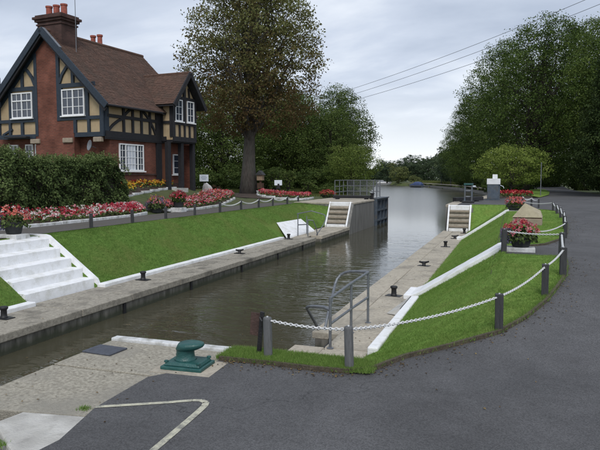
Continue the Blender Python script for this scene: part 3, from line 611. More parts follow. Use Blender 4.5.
# chimney breast on the front gable
MB().prism([(-4.52, 0, 1.5 - LZ), (-1.92, 0, 1.5 - LZ), (-1.92, 0, 5.70 - LZ), (-3.0, 0, 5.70 - LZ), (-3.0, 0, 9.38 - LZ), (-3.6, 0, 9.95 - LZ), (-4.52, 0, 9.08 - LZ)], (0, -.07, 0)).build('chimney_breast', M['brick'], house)
hb('breast_base', M['brick'], -4.50, -1.94, 0.001, .398, 1.5, 4.94)
for x in (-4.42, -2.2, .0): # pale corbel stones under the jetty
    hb('corbel', M['sandstone_low'], x - .42 if x < 0 else -.62, x + .22 if x < 0 else -.12, -.16, .05, 4.62, 4.86, bevel=.03)
def timber(x0, z0, x1, z1, w=.19, y=-.045, m='timber_blue', par=None):
    MB().bar((x0, y, z0 - LZ), (x1, y, z1 - LZ), w, .09, up=(0, 1, 0)).build('timber', M[m], par or house)
    # bar: width lies in the wall plane
def T(*a, **k): timber(*a, **k)
for mir in (0, 1):
    def X(x): return x if not mir else -7.3 - x
    T(X(-.11), 4.9, X(-.11), 6.55, .24); T(X(-2.89), 5.0 if mir else 5.72, X(-2.89), 9.2, .20)
    T(X(.0), 5.0, X(-1.86 if not mir else -2.80), 5.0, .22, -.05)
    T(X(-.22), 5.82, X(-2.99 if not mir else -2.80), 5.82, .17, -.051)
    T(X(-.52), 7.46, X(-2.80), 7.46, .20, -.052)
    T(X(-1.02), 5.9, X(-1.02), 7.40, .2, -.048); T(X(-2.72), 5.9, X(-2.72), 7.40, .14, -.048)
    T(X(-1.92), 7.55, X(-1.92), 8.55, .17, -.047)
    T(X(-.95), 5.1, X(-.95), 5.75, .16, -.046); T(X(-1.83), 5.1, X(-1.83), 5.75, .18, -.046)
    # curved brace in the gable: three short lengths
    c = [(-2.80, 7.62), (-2.62, 8.02), (-2.30, 8.38), (-1.98, 8.56)]
    for (a, b) in zip(c[:-1], c[1:]): T(X(a[0]), a[1], X(b[0]), b[1], .15, -.043)
T(-6.9, 5.12, -6.2, 5.4, .1, -.055)
def window(x0, x1, z0, z1, cols, rows, y=-.06, transom=None, mull=1, par=None, fw=.06, cover=None):
    """window in the local xz plane facing -y; built as a frame part with glazing sub-parts"""
    f = MB(); d = .07
    f.box(x0, x0 + fw, y - d, y, z0 - LZ, z1 - LZ).box(x1 - fw, x1, y - d, y, z0 - LZ, z1 - LZ).box(x0 + fw, x1 - fw, y - d, y, z1 - fw - LZ, z1 - LZ).box(x0 + fw, x1 - fw, y - d, y, z0 - LZ, z0 + fw - LZ)
    for k in range(1, mull + 1):
        xm = x0 + (x1 - x0) * k / (mull + 1); f.box(xm - fw / 2, xm + fw / 2, y - d - .003, y, z0 + fw - LZ, z1 - fw - LZ)
    if transom: f.box(x0 + fw, x1 - fw, y - d - .005, y, transom - fw / 2 - LZ, transom + fw / 2 - LZ)
    o = f.build('window', M['white_clean'], house)
    MB().box(x0 + .03, x1 - .03, y - .025, y - .015, z0 + .03 - LZ, z1 - .03 - LZ).build('glass', cover or M['glass'], o)
    b = MB()
    for k in range(1, cols):
        xm = x0 + (x1 - x0) * k / cols; b.box(xm - .013, xm + .013, y - .05, y - .026, z0 + fw - LZ, z1 - fw - LZ)
    for k in range(1, rows):
        zm = z0 + (z1 - z0) * k / rows; b.box(x0 + fw, x1 - fw, y - .047, y - .026, zm - .013 - LZ, zm + .013 - LZ)
    b.build('glazing_bars', M['white_clean'], o)
    MB().box(x0 - .06, x1 + .06, y - .14, y + .01, z0 - .06 - LZ, z0 - .004 - LZ).build('sill', M['white_clean'], o)
    return o
window(-2.63, -1.16, 5.96, 7.27, 4, 3)
window(-6.13, -4.67, 5.96, 7.27, 4, 3, transom=6.85)
for (a, b) in ((-6.9, -6.3), (-5.75, -5.2), (-5.05, -4.62)):
    window(a, b, 3.5, 4.62, 2, 3, y=.40, mull=0)
dish = MB().lathe([(.02, 0), (.16, .03), (.26, .10), (.27, .115), (.25, .11), (.12, .05), (.01, .03)], 18).build('satellite_dish', M['lead'], house, smooth=True)
dish.location = (-.92, .05, 4.45 - LZ); dish.rotation_euler = (R(80), 0, R(-25))
MB().tube([(-.92, .38, 4.35 - LZ), (-.92, .08, 4.42 - LZ)], .02, 6).build('dish_arm', M['lead'], house)
hb('lean_to_roof', M['timber_black'], -6.5, -4.9, -.35, -.06, 4.93, 5.0)
# side wall, facing +x
def sbar(y0, z0, y1, z1, w=.17, x=.03, m='timber_black'):
    MB().bar((x, y0, z0 - LZ), (x, y1, z1 - LZ), w, .09, up=(1, 0, 0)).build('timber', M[m], house)
sbar(0.0, 6.50, 4.45, 6.50, .22, .035); sbar(0.1, 5.92, 4.45, 5.92, .16, .032); sbar(0, 5.0, 4.45, 5.0, .34, .036)
for y in (1.35, 2.05, 2.75, 3.45): sbar(y, 5.1, y, 6.45, .15, .028)
sbar(.12, 4.9, .12, 6.5, .24, .03, 'timber_blue')
sbar(4.15, 4.9, 4.15, 6.5, .42, .031)
for (a, b) in zip([(.25, 5.22), (.55, 5.48), (.95, 5.72)], [(.55, 5.48), (.95, 5.72), (1.35, 5.86)]): sbar(*a, *b, .13, .026)
for (a, b) in zip([(1.40, 6.02), (1.70, 6.25)], [(1.70, 6.25), (2.0, 6.42)]): sbar(*a, *b, .13, .026)
for (a, b) in zip([(3.35, 6.02), (3.05, 6.25)], [(3.05, 6.25), (2.8, 6.42)]): sbar(*a, *b, .13, .026)
for (a, b) in zip([(3.5, 5.84), (3.75, 5.5)], [(3.75, 5.5), (3.95, 5.15)]): sbar(*a, *b, .13, .026)
hb('jetty_fascia', M['timber_black'], -.04, .07, 0.02, 4.6, 4.76, 4.835)
def side_window(name_y0, y1, z0, z1, x, mulls, cols, rows, cover=None, fw=.06):
    y0 = name_y0; f = MB(); d = .07
    f.box(x, x + d, y0, y0 + fw, z0 - LZ, z1 - LZ).box(x, x + d, y1 - fw, y1, z0 - LZ, z1 - LZ).box(x, x + d, y0 + fw, y1 - fw, z1 - fw - LZ, z1 - LZ).box(x, x + d, y0 + fw, y1 - fw, z0 - LZ, z0 + fw - LZ)
    for ym in mulls: f.box(x, x + d + .003, ym - fw / 2, ym + fw / 2, z0 + fw - LZ, z1 - fw - LZ)
    o = f.build('window', M['white_clean'], house)
    MB().box(x + .012, x + .022, y0 + .03, y1 - .03, z0 + .03 - LZ, z1 - .03 - LZ).build('glass', M['glass'], o)
    if cover: MB().box(x + .023, x + .026, y0 + .62, y1 - .62, z0 + .05 - LZ, z1 - .05 - LZ).build('net_curtain', cover, o)
    b = MB()
    for k in range(1, cols): ym = y0 + (y1 - y0) * k / cols; b.box(x + .027, x + .05, ym - .012, ym + .012, z0 + fw - LZ, z1 - fw - LZ)
    for k in range(1, rows): zm = z0 + (z1 - z0) * k / rows; b.box(x + .027, x + .047, y0 + fw, y1 - fw, zm - .012 - LZ, zm + .012 - LZ)
    b.build('glazing_bars', M['white_clean'], o)
    MB().box(x - .01, x + .14, y0 - .08, y1 + .08, z0 - .07 - LZ, z0 - .004 - LZ).build('sill', M['white_clean'], o)
side_window(1.04, 2.94, 3.22, 4.60, -.06, (1.52, 2.46), 8, 4, M['curtain'])
hb('brick_string', M['brick_dark'], -.058, -.0, .5, 4.0, 3.0, 3.08)
# porch under the bay
hb('door', M['door'], -.058, -.005, 4.50, 5.30, 2.25, 4.45)
hb('door_knob', M['lead'], -.004, .03, 5.16, 5.22, 3.25, 3.31)
for y in (4.22, 5.42, 6.55):
    hb('porch_post', M['timber_black'], .50, .74, y - .12, y + .12, 1.6, 4.80, bevel=.01)
hb('porch_side_wall', M['brick'], -.05, .49, 6.62, 6.75, 1.6, 4.75)
hb('door_jamb', M['timber_black'], -.05, .05, 4.02, 4.44, 1.8, 4.75)
side_window(5.55, 6.30, 3.05, 4.2, -.055, (), 1, 3)
hb('step', M['stone_pale'], .0, 1.1, 4.35, 5.4, 1.7, 2.28)
# bay (gabled dormer wing)
BX = .80; by0, by1 = 4.42, 6.62; bc = (by0 + by1) / 2; BE = 7.15; BA = 8.62
MB().prism([(BX, by0, 4.95 - LZ), (BX, by1, 4.95 - LZ), (BX, by1, BE - LZ), (BX, bc, BA - .12 - LZ), (BX, by0, BE - LZ)], (-2.3, 0, 0)).build('bay_wall', M['plaster'], house)
hb('bay_floor', M['timber_black'], -.03, BX - .01, by0, by1, 4.80, 4.945)
def bbar(y0, z0, y1, z1, w=.14, x=.0):
    MB().bar((BX + .03 + x, y0, z0 - LZ), (BX + .03 + x, y1, z1 - LZ), w, .09, up=(1, 0, 0)).build('timber', M['timber_black'], house)
bbar(by0, 5.0, by1, 5.0, .26, .006); bbar(by0 + .08, 5.1, by0 + .08, 7.2, .2); bbar(by1 - .08, 5.1, by1 - .08, 7.2, .2)
bbar(by0, 5.86, by1, 5.86, .14, .004); bbar(by0, 7.28, by1, 7.28, .16, .003); bbar(bc, 5.9, bc, 8.2, .22, -.002)
for y in (by0 + .62, bc, by1 - .62): bbar(y, 5.1, y, 5.85, .12, -.004)
bbar(bc - .5, 7.3, bc - .42, 7.9, .1, -.004); bbar(bc + .5, 7.3, bc + .42, 7.9, .1, -.004)
side_window(4.62, 5.30, 5.98, 7.18, BX + .02, (), 2, 3); side_window(5.74, 6.42, 5.98, 7.18, BX + .02, (), 2, 3)
MB().bar((BX - .4, by0 - .03, 5.0 - LZ), (0.08, by0 - .03, 5.0 - LZ), .07, .24).build('timber', M['timber_black'], house)
for z in (5.9, 7.1): MB().bar((BX + .0, by0 - .03, z - LZ), (0.08, by0 - .03, z - LZ), .07, .15).build('timber', M['timber_black'], house)
for x in (.12, .72): MB().bar((x, by0 - .028, 5.1 - LZ), (x, by0 - .028, 7.2 - LZ), .14, .07, up=(0, 1, 0)).build('timber', M['timber_black'], house)
# roofs laid in lapped courses
def roof_slope(e0, e1, r0, r1, n, m, name='roof', th=.045, cut=None):
    """eaves edge e0->e1, ridge edge r0->r1: n lapped courses, slightly uneven"""
    mb = MB(); e0, e1, r0, r1 = map(Vector, (e0, e1, r0, r1)); nrm = (e1 - e0).cross(r0 - e0).normalized()
    if nrm.z < 0: nrm = -nrm
    cols = 34
    for i in range(n):
        ta, tb = i / n, min(1, (i + 1.25) / n)
        for k in range(cols):
            ka, kb = k / cols, (k + 1) / cols
            wob = random.uniform(0, .014)
            A = e0.lerp(r0, ta).lerp(e1.lerp(r1, ta), ka); B = e0.lerp(r0, ta).lerp(e1.lerp(r1, ta), kb)
            Cc = e0.lerp(r0, tb).lerp(e1.lerp(r1, tb), kb); Dd = e0.lerp(r0, tb).lerp(e1.lerp(r1, tb), ka)
            mb.add([A + nrm * (th + wob), B + nrm * (th + wob), Cc + nrm * .012, Dd + nrm * .012, A, B], [(0, 1, 2, 3), (4, 5, 1, 0)])
    return mb.build(name, m, house, fix=False)
def W(x, y, z): return (x, y, z - LZ)
roof = roof_slope(W(.42, -.40, 6.40), W(.42, D + .2, 6.40), W(AX, -.40, AZ), W(AX, D + .2, AZ), 44, M['tile'], th=.03)
roof_l = roof_slope(W(-7.62, -.40, 6.40), W(-7.62, D + .2, 6.40), W(AX, -.40, AZ), W(AX, D + .2, AZ), 44, M['tile'], th=.03)
MB().prism([W(.40, -.38, 6.36), W(AX, -.38, AZ - .04), W(-7.60, -.38, 6.36), W(-7.60, -.38, 6.30), W(AX, -.38, AZ - .14), W(.40, -.38, 6.30)], (0, D + .56, 0)).build('roof_deck', M['timber_black'], house)
MB().tube([W(AX, -.42, AZ + .03), W(AX, D + .22, AZ + .03)], .09, 8).build('ridge_tiles', M['tile'], roof)
MB().tube([W(.47, -.4, 6.36), W(.47, 4.0, 6.36)], .055, 8).build('gutter', M['timber_black'], house)
for sgn in (1, -1):
    x1 = .52 if sgn > 0 else -7.72; z1 = 6.30
    MB().bar(W(AX + .0 * sgn, -.44, AZ - .02), W(x1, -.44, z1), .30, .07, up=(0, 1, 0)).build('bargeboard', M['timber_blue'], house)
    MB().bar(W(AX, -.36, AZ - .22), W(x1 - .1 * sgn, -.36, z1 - .18), .18, .08, up=(0, 1, 0)).build('bargeboard', M['timber_black'], house)
    MB().bar(W(AX + .2 * sgn, -.02, AZ - .42), W(AX + sgn * 3.52, -.02, 6.62), .2, .07, up=(0, 1, 0)).build('timber', M['timber_blue'], house)
MB().bar(W(AX + .05, -.33, AZ + .06), W(AX + 1.15, -.33, AZ - 1.0), .10, .26, up=(0, 1, 0)).build('lead_flashing', M['lead'], house)
# bay roof
roof_slope(W(BX + .45, by0 - .42, BE - .32), W(-1.3, by0 - .42, BE - .32), W(BX + .45, bc, BA + .06), W(-2.05, bc, BA + .06), 17, M['tile'], 'bay_roof', th=.03)
roof_slope(W(BX + .45, by1 + .42, BE - .32), W(-1.3, by1 + .42, BE - .32), W(BX + .45, bc, BA + .06), W(-2.05, bc, BA + .06), 17, M['tile'], 'bay_roof', th=.03)
MB().tube([W(BX + .47, bc, BA + .08), W(-2.0, bc, BA + .08)], .075, 8).build('ridge_tiles', M['tile'], house)
MB().prism([W(BX + .43, by0 - .40, BE - .36), W(BX + .43, bc, BA + .02), W(BX + .43, by1 + .40, BE - .36), W(BX + .43, by1 + .40, BE - .42), W(BX + .43, bc, BA - .08), W(BX + .43, by0 - .40, BE - .42)], (-1.6, 0, 0)).build('bay_roof_deck', M['timber_black'], house)
for ye in (by0 - .46, by1 + .46):
    MB().bar(W(BX + .48, bc, BA + .02), W(BX + .48, ye, BE - .42), .24, .07, up=(1, 0, 0)).build('bargeboard', M['timber_black'], house)
# chimney
ch = MB().box(-4.42, -2.80, .18, 1.25, 9.0 - LZ, 10.62 - LZ).box(-4.47, -2.75, .13, 1.30, 10.62 - LZ, 10.70 - LZ).box(-4.42, -2.80, .18, 1.25, 10.70 - LZ, 10.80 - LZ).box(-4.52, -2.70, .08, 1.35, 10.80 - LZ, 10.92 - LZ).box(-4.60, -2.62, .0, 1.43, 10.92 - LZ, 11.04 - LZ).box(-4.50, -2.72, .1, 1.33, 11.04 - LZ, 11.14 - LZ).build('chimney', M['brick_dark'], house)
for x in (-4.12, -3.61, -3.10):
    MB().lathe([(.17, 0), (.17, .08), (.155, .1), (.15, .48), (.18, .5), (.18, .58), (.12, .58), (.12, .3)], 12, W(x, .7, 11.13)).build('chimney_pot', M['terracotta'], ch)
ch2 = hb('chimney', M['brick_dark'], -5.1, -4.1, 4.3, 5.0, 8.8, 10.55); ch2['label'] = 'short rear chimney behind the ridge'
for x in (-4.86, -4.36):
    MB().lathe([(.14, 0), (.13, .42), (.17, .45), (.17, .55), (.1, .55), (.1, .3)], 12, W(x, 4.65, 10.55)).build('chimney_pot', M['terracotta'], ch2)
MB().tube([W(-2.55, .9, 9.1), W(-2.55, .9, 12.6)], .018, 5).build('aerial_pole', M['lead'], house)
MB().tube([W(-7.05, -.06, 6.6), W(-7.05, -.06, 8.15)], .07, 6).build('vent_pipe', M['timber_blue'], house)

# ---------------------------------------------------------------- gate furniture on the left
def left_gate():
    g = thing('lock_gate', 'open blue grey steel lock gate folded against the left upper wall', 'lock gate', (-8.95, 43.2, -.4))
    x = .12; y0, y1 = -1.75, 2.05
    MB().box(-.12, x - .06, y0, y1, -1.9, 1.78).build('skin_plate', M['steel_blue'], g)
    for z in (-.2, .3, 1.0, 1.72): MB().box(x - .06, x + .10, y0, y1, z - .05, z + .05).build('rail', M['steel_blue'], g)
    for y in (y0 + .07, -.4, .8, y1 - .07): MB().box(x - .058, x + .09, y - .06, y + .06, -1.9, 1.765).build('stile', M['steel_blue'], g)
    MB().box(-.3, .32, y0, y1, 1.785, 1.85).build('walkway', M['steel_blue'], g)
    MB().box(-.25, .22, y1 + .002, y1 + .12, -1.9, 1.82).build('mitre_post', M['wood_brown'], g)
    r = thing('gate_railing', 'grey steel guard railing around the left gate machinery', 'railing', (-10.3, 43.0, 1.39))
    f = MB()
    xs = [-1.45, -.95, -.45, .05, .55, 1.05]
    for x in xs: f.tube([(x, 1.9, 0), (x, 1.9, 1.28)], .028, 6)
    for z in (.45, .85, 1.27): f.tube([(-1.45, 1.9, z), (1.05, 1.9, z)], .026, 6)
    f.build('rail_frame', M['galv'], r)
    f = MB()
    for k in range(30):
        x = -1.4 + k * 2.4 / 29; f.tube([(x, 1.92, .1), (x, 1.92, 1.25)], .015, 4)
    f.build('bars', M['galv'], r)
    f = MB()
    for y in (-1.5, -.3, .8): f.tube([(-1.45, y, 0), (-1.45, y, 1.28)], .028, 6)
    for z in (.45, .85, 1.27): f.tube([(-1.45, -1.5, z), (-1.45, 1.9, z)], .026, 6)
    f.tube([(1.5, -1.4, 0), (1.5, -1.4, 1.30)], .035, 6); f.build('side_rail', M['galv'], r)
    bm_ = thing('gate_beam', 'dark balance beam lying along the left upper wall below the railing', 'gate beam', (-10.1, 40.6, 1.40))
    MB().box(-1.5, 1.1, -.16, .16, .06, .26).build('beam', M['black_iron'], bm_, bevel=.02); MB().box(-1.3, -1.1, -.2, .2, 0, .06).box(.7, .9, -.2, .2, 0, .06).build('foot', M['black_iron'], bm_)
    MB().lathe([(.16, 0), (.16, .04), (.09, .06), (.085, .30), (.14, .34), (.14, .42), (.05, .44)], 12).build('capstan', M['black_iron'], bm_).location = (1.15, .3, .0)
left_gate()
def right_gear():
    t = thing('gate_machine', 'dark green cast gate machine with white hand wheel on the right lock side', 'gate machine', (-2.5, 38.2, 1.365))
    MB().box(-.34, .34, -.3, .3, 0, .1).build('base', M['black_iron'], t, bevel=.01)
    for x in (-.24, .16):
        MB().prism([(x, -.2, .1), (x, .2, .1), (x, .1, 1.05), (x, -.1, 1.05)], (.08, 0, 0)).build('frame_side', M['steel_blue'], t)
    MB().box(-.27, .27, -.14, .14, 1.05, 1.16).build('top_plate', M['green_iron'], t, bevel=.01)
    f = MB()
    for z in (.35, .7): f.tube([(-.2, 0, z), (.2, 0, z)], .05, 8)
    f.build('rollers', M['galv'], t)
    MB().lathe([(.10, -.04), (.13, 0), (.10, .04)], 12, (.30, .0, .98)).build('hand_wheel', M['sign'], t)
    b = thing('gate_beam', 'black balance beam on the right beside the gate machine', 'gate beam', (-2.6, 39.5, 1.37))
    MB().bar((-.75, -.9, .16), (.75, 1.6, .16), .26, .24).build('beam', M['black_iron'], b, bevel=.02); MB().box(-.45, -.15, -.5, -.2, 0, .06).box(.3, .6, .9, 1.2, 0, .06).build('foot', M['black_iron'], b)
    c = thing('control_cabinet', 'blue grey control cabinet with a white box on top', 'cabinet', (-1.22, 43.5, 1.35))
    MB().box(-.40, .34, -.3, .3, 0, 1.06).build('body', M['steel_blue'], c, bevel=.015); MB().box(-.43, .43, -.33, .33, 1.06, 1.44).build('control_box', M['boat_white'], c, bevel=.015)
    MB().box(-.08, .24, -.15, .2, 1.44, 1.72).build('beacon_box', M['boat_white'], c, bevel=.02); MB().box(-.37, .31, -.315, -.301, .08, 1.0).build('door', M['steel_blue'], c)
    MB().box(.3, .42, -.2, .2, 0.0, 1.06).build('side_duct', M['steel_blue'], c); MB().tube([(.42, -.1, 1.0), (.62, -.15, .92), (.66, -.15, .8)], .02, 6).build('lever', M['sign'], c)
right_gear()

# ---------------------------------------------------------------- bollards
def big_bollard():
    t = thing('mooring_bollard', 'large dark green hooked mooring bollard bolted to the foreground platform', 'bollard', (-3.52, 6.20, .70), R(3))
    MB().prism([(-.255, -.20, 0), (.255, -.20, 0), (.255, .20, 0), (-.255, .20, 0)], (0, 0, .045)).build('base_plate', M['green_iron'], t, bevel=.012)
    MB().add([(-.225, -.175, .047), (.225, -.175, .047), (.225, .175, .047), (-.225, .175, .047), (-.20, -.15, .088), (.20, -.15, .088), (.20, .15, .088), (-.20, .15, .088)],
             [(0, 1, 5, 4), (1, 2, 6, 5), (2, 3, 7, 6), (3, 0, 4, 7), (4, 5, 6, 7), (0, 3, 2, 1)]).build('raised_plate', M['green_iron'], t, bevel=.01)
    MB().lathe([(.135, .086), (.12, .10), (.108, .13), (.104, .17), (.106, .205), (.11, .22)], 20, (-.03, 0, 0)).build('neck', M['green_iron'], t, smooth=True)
    # leaning mushroom head with a flat sloping top
    mb = MB(); n = 22; rings = []
    prof = [(.108, .0, .0), (.122, .012, .012), (.132, .03, .035), (.134, .055, .05), (.122, .080, .058), (.085, .092, .058), (.03, .097, .056)]
    vs = []
    for (r, z, dx) in prof:
        for k in range(n):
            a = 2 * math.pi * k / n; ca, sa = math.cos(a), math.sin(a)
            rx = r * (1.42 if ca > 0 else 1.0); x = rx * ca + dx * .9 - .03; vs.append((x, r * .98 * sa, .205 + z + .10 * max(0, x + .03) * (.3 if z > .05 else .45)))
    fs = [(i * n + k, i * n + (k + 1) % n, (i + 1) * n + (k + 1) % n, (i + 1) * n + k) for i in range(len(prof) - 1) for k in range(n)] + [tuple(range(n - 1, -1, -1)), tuple((len(prof) - 1) * n + k for k in range(n))]
    mb.add(vs, fs); mb.build('head', M['green_iron'], t, smooth=True)
    for (x, y) in ((-.2, -.145), (.2, -.145), (.2, .145), (-.2, .145)): MB().lathe([(.026, .08), (.026, .10), (.012, .105)], 6, (x, y, 0)).build('bolt', M['green_iron'], t)
    MB().box(-.33, .40, -.30, .26, -.02, .0065).build('mortar_bed', M['coping_r'], t)
big_bollard()
def bollard(label, loc, kind=0):
    t = thing('mooring_bollard', label, 'bollard', loc, random.uniform(-.3, .3), 'small black bollards on the lock coping')
    MB().box(-.19, .19, -.12, .12, 0, .018).build('base_plate', M['black_iron'], t, bevel=.005)
    if kind == 0:
        MB().lathe([(.085, .018), (.07, .03), (.062, .09), (.062, .17), (.075, .19), (.088, .205), (.088, .235), (.07, .25), (.02, .256)], 14).build('post', M['black_iron'], t, smooth=True)
    else:
        MB().lathe([(.07, .018), (.06, .03), (.055, .12), (.05, .145), (.02, .15)], 12).build('post', M['black_iron'], t, smooth=True)
        MB().tube([(-.16, 0, .13), (-.06, 0, .115), (.06, 0, .125), (.17, 0, .16)], [.028, .036, .036, .026], 8).build('cross_bar', M['black_iron'], t)
    return t
bollard('black bollard nearest the grey handrail on the right coping', (-2.68, 14.79, 0))
bollard('black T-shaped cleat on the right coping between two upright bollards', (-2.68, 20.17, 0), 1)
bollard('middle upright black bollard halfway along the right coping', (-2.58, 26.0, 0))
bollard('small black cleat near the far end of the right coping', (-2.52, 29.7, 0), 1)
bollard('farthest black bollard at the foot of the right steep steps', (-2.3, 32.6, 0))
bollard('black bollard beside the foot of the white steps on the left coping', (-9.80, 14.81, 0))
bollard('black bollard at the left picture edge on the left coping', (-9.83, 9.80, 0))
bollard('low black cleat far along the left coping before the white apron', (-9.75, 21.2, 0), 1)
bollard('black bollard in front of the white apron on the left coping', (-9.85, 26.9, 0))

# ---------------------------------------------------------------- handrails
def arc(p0, c, p1, n=5):
    p0, c, p1 = map(Vector, (p0, c, p1)); return [p0 * (1 - t) ** 2 + c * 2 * t * (1 - t) + p1 * t * t for t in [i / n for i in range(n + 1)]]
def right_rail():
    t = thing('handrail', 'grey tubular handrail around the ladder recess on the near right coping', 'handrail', (-2.75, 10.9, 0)); r = .026
    def P(x, y, z): return (x + 2.75, y - 10.9, z)
    A, B, Cp = (-2.86, 9.85), (-2.78, 10.97), (-2.66, 11.85)
    MB().tube([P(*A, 0), P(*A, .88)], r, 8).build('post', M['galv'], t); MB().tube([P(*B, 0), P(*B, .94)], r, 8).build('post', M['galv'], t); MB().tube([P(*Cp, 0), P(*Cp, 1.0)], r, 8).build('post', M['galv'], t)
    MB().tube([P(-2.86, 9.83, .86), P(*B, .94), P(-2.66, 11.87, 1.02)], r, 8).build('top_rail', M['galv'], t)
    MB().tube([P(*A, .42), P(*B, .46), P(*Cp, .52)], r * .9, 8).build('mid_rail', M['galv'], t)
    MB().tube([P(-2.66, 11.87, 1.02), P(-2.95, 12.0, 1.0)] + arc(P(-2.95, 12.0, 1.0), P(-3.36, 12.2, .98), P(-3.37, 11.95, .72)) + [P(-3.34, 11.6, .48), P(-3.32, 11.25, .22), P(-3.31, 11.05, .02)], r * 1.1, 8).build('curved_rail', M['galv'], t)
    MB().tube([P(-2.86, 9.85, .66)] + arc(P(-3.0, 9.95, .68), P(-3.42, 10.05, .68), P(-3.46, 10.45, .5)) + [P(-3.44, 10.8, .2), P(-3.43, 11.0, .02)], r * 1.1, 8).build('ladder_hoop', M['galv'], t)
    for q in (A, B, Cp): MB().lathe([(.06, 0), (.06, .012), (.03, .02)], 10, P(*q, 0)).build('foot', M['galv'], t)
    l = thing('ladder', 'dark steel ladder down into the water in the near right wall recess', 'ladder', (-3.03, 10.3, -.4))
    f = MB(); f.tube([(-.06, -.3, -1.2), (-.06, -.3, .36)], .025, 6); f.tube([(-.06, .3, -1.2), (-.06, .3, .36)], .025, 6); f.build('rails', M['black_iron'], l)
    for z in (-.3, 0, .28): MB().tube([(-.06, -.3, z), (-.06, .3, z)], .018, 6).build('rung', M['black_iron'], l)
    t2 = thing('handrail', 'thin grey handrail in front of the white apron on the far left coping', 'handrail', (-9.6, 29.0, 0))
    def Q(x, y, z): return (x + 9.6, y - 29.0, z)
    for (x, y, z) in ((-9.95, 28.5, 1.1), (-9.86, 29.6, .92), (-9.45, 28.55, .8)): MB().tube([Q(x, y, 0), Q(x, y, z)], r, 6).build('post', M['galv'], t2)
    MB().tube([Q(-9.97, 28.45, 1.1), Q(-9.9, 29.6, 1.12), Q(-9.8, 30.2, 1.15)], r, 6).build('top_rail', M['galv'], t2)
    MB().tube([Q(-9.95, 28.5, .55), Q(-9.86, 29.6, .5)], r, 6).build('mid_rail', M['galv'], t2)
    MB().tube([Q(-9.8, 30.2, 1.15), Q(-9.2, 30.2, 1.0)] + arc(Q(-9.2, 30.2, 1.0), Q(-8.85, 30.1, .95), Q(-8.95, 29.5, .5)) + [Q(-9.15, 29.0, .02)], r, 6).build('curved_rail', M['galv'], t2)
    MB().tube([Q(-9.45, 28.55, .8), Q(-9.2, 28.6, .78), Q(-9.1, 28.8, .4), Q(-9.08, 28.95, .02)], r, 6).build('ladder_hoop', M['galv'], t2)
right_rail()

# ---------------------------------------------------------------- chain fences
def link_chain(mb, pts, big=True):
    """interlocking oval links along a hanging line"""
    ln = .052 if big else .09; rad = .0068 if big else .009
    P = [Vector(p) for p in pts]; seg = [(P[i + 1] - P[i]).length for i in range(len(P) - 1)]; tot = sum(seg); n = max(2, int(tot / (ln * .68)))
    def at(s_):
        for i, l in enumerate(seg):
            if s_ <= l or i == len(seg) - 1: return P[i] + (P[i + 1] - P[i]) * (s_ / l), (P[i + 1] - P[i]).normalized()
            s_ -= l
    for k in range(n):
        c, d = at(tot * (k + .5) / n); side = d.cross(Vector((0, 0, 1))).normalized(); upv = side.cross(d)
        u = side if k % 2 else upv; m_ = 8; q = 4
        ring = [c + d * math.cos(a) * ln / 2 + u * math.sin(a) * ln * .30 for a in [2 * math.pi * j / m_ for j in range(m_)]]
        w = d.cross(u); vs = []; fs = []
        for j in range(m_):
            o = (ring[j] - c).normalized()
            for h in range(q):
                a = 2 * math.pi * h / q; vs.append(ring[j] + (o * math.cos(a) + w * math.sin(a)) * rad)
        for j in range(m_):
            for h in range(q): fs.append((j * q + h, j * q + (h + 1) % q, ((j + 1) % m_) * q + (h + 1) % q, ((j + 1) % m_) * q + h))
        mb.add(vs, fs)
def sag(a, b, d, n=12):
    a, b = Vector(a), Vector(b); return [a.lerp(b, t) - Vector((0, 0, d * 4 * t * (1 - t))) for t in [i / n for i in range(n + 1)]]
def post_mesh(h, w, m, round_=False):
    mb = MB()
    if round_: mb.lathe([(w * .5, -.25), (w * .5, h - .02), (w * .44, h)], 14)
    else: mb.prism([(-w / 2, -w / 2, -.25), (w / 2, -w / 2, -.25), (w / 2, w / 2, -.25), (-w / 2, w / 2, -.25)], (0, 0, h + .25))
    return mb
def chain_fence(label, posts, links, h, w, big=True, mats=None, name='chain_fence', sg=.11):
    """posts: (x,y,z); links: index pairs"""
    c = Vector(posts[0]); t = thing(name, label, 'chain fence', c); protos = {}
    for i, p in enumerate(posts):
        m = (mats or ['black_post'] * len(posts))[i]
        if m not in protos:
            protos[m] = post_mesh(h, w, m, m == 'grey_post').build('post', M[m], t, bevel=.006); o = protos[m]
            MB().tube([(0, 0, h - .05), (0, 0, h + .012)], .012, 6).build('staple', M['chain'], o)
        else:
            o = part_copy(protos[m], t); st = [q for q in protos[m].children][0].copy(); COL.objects.link(st); st.parent = o
        o.location = Vector(p) - c; o.rotation_euler = (R(random.uniform(-1.5, 1.5)), R(random.uniform(-1.5, 1.5)), random.uniform(-.3, .3))
    for (a, b) in links:
        pa = Vector(posts[a]) - c + Vector((0, 0, h - .035)); pb = Vector(posts[b]) - c + Vector((0, 0, h - .035)); d = (pb - pa).length
        mb = MB(); link_chain(mb, sag(pa, pb, min(sg * d / 2.0, .22)), big); mb.build('chain', M['chain'], t, fix=False)
    return t
nz = lambda x, y: (x, y, float(pathz(y)) + .02)
chain_fence('white chain slung between grey and black posts round the near lawn', [nz(-2.74, 6.76), nz(-1.70, 6.64), nz(-.13, 8.66), nz(.52, 10.31), nz(.86, 11.5), nz(.97, 13.55), nz(-.15, 14.05)],
            [(0, 1), (1, 2), (2, 3), (3, 4), (4, 5), (5, 6)], .50, .105, True, ['grey_post', 'grey_post', 'black_post', 'black_post', 'black_post', 'black_post', 'black_post'], sg=.055)
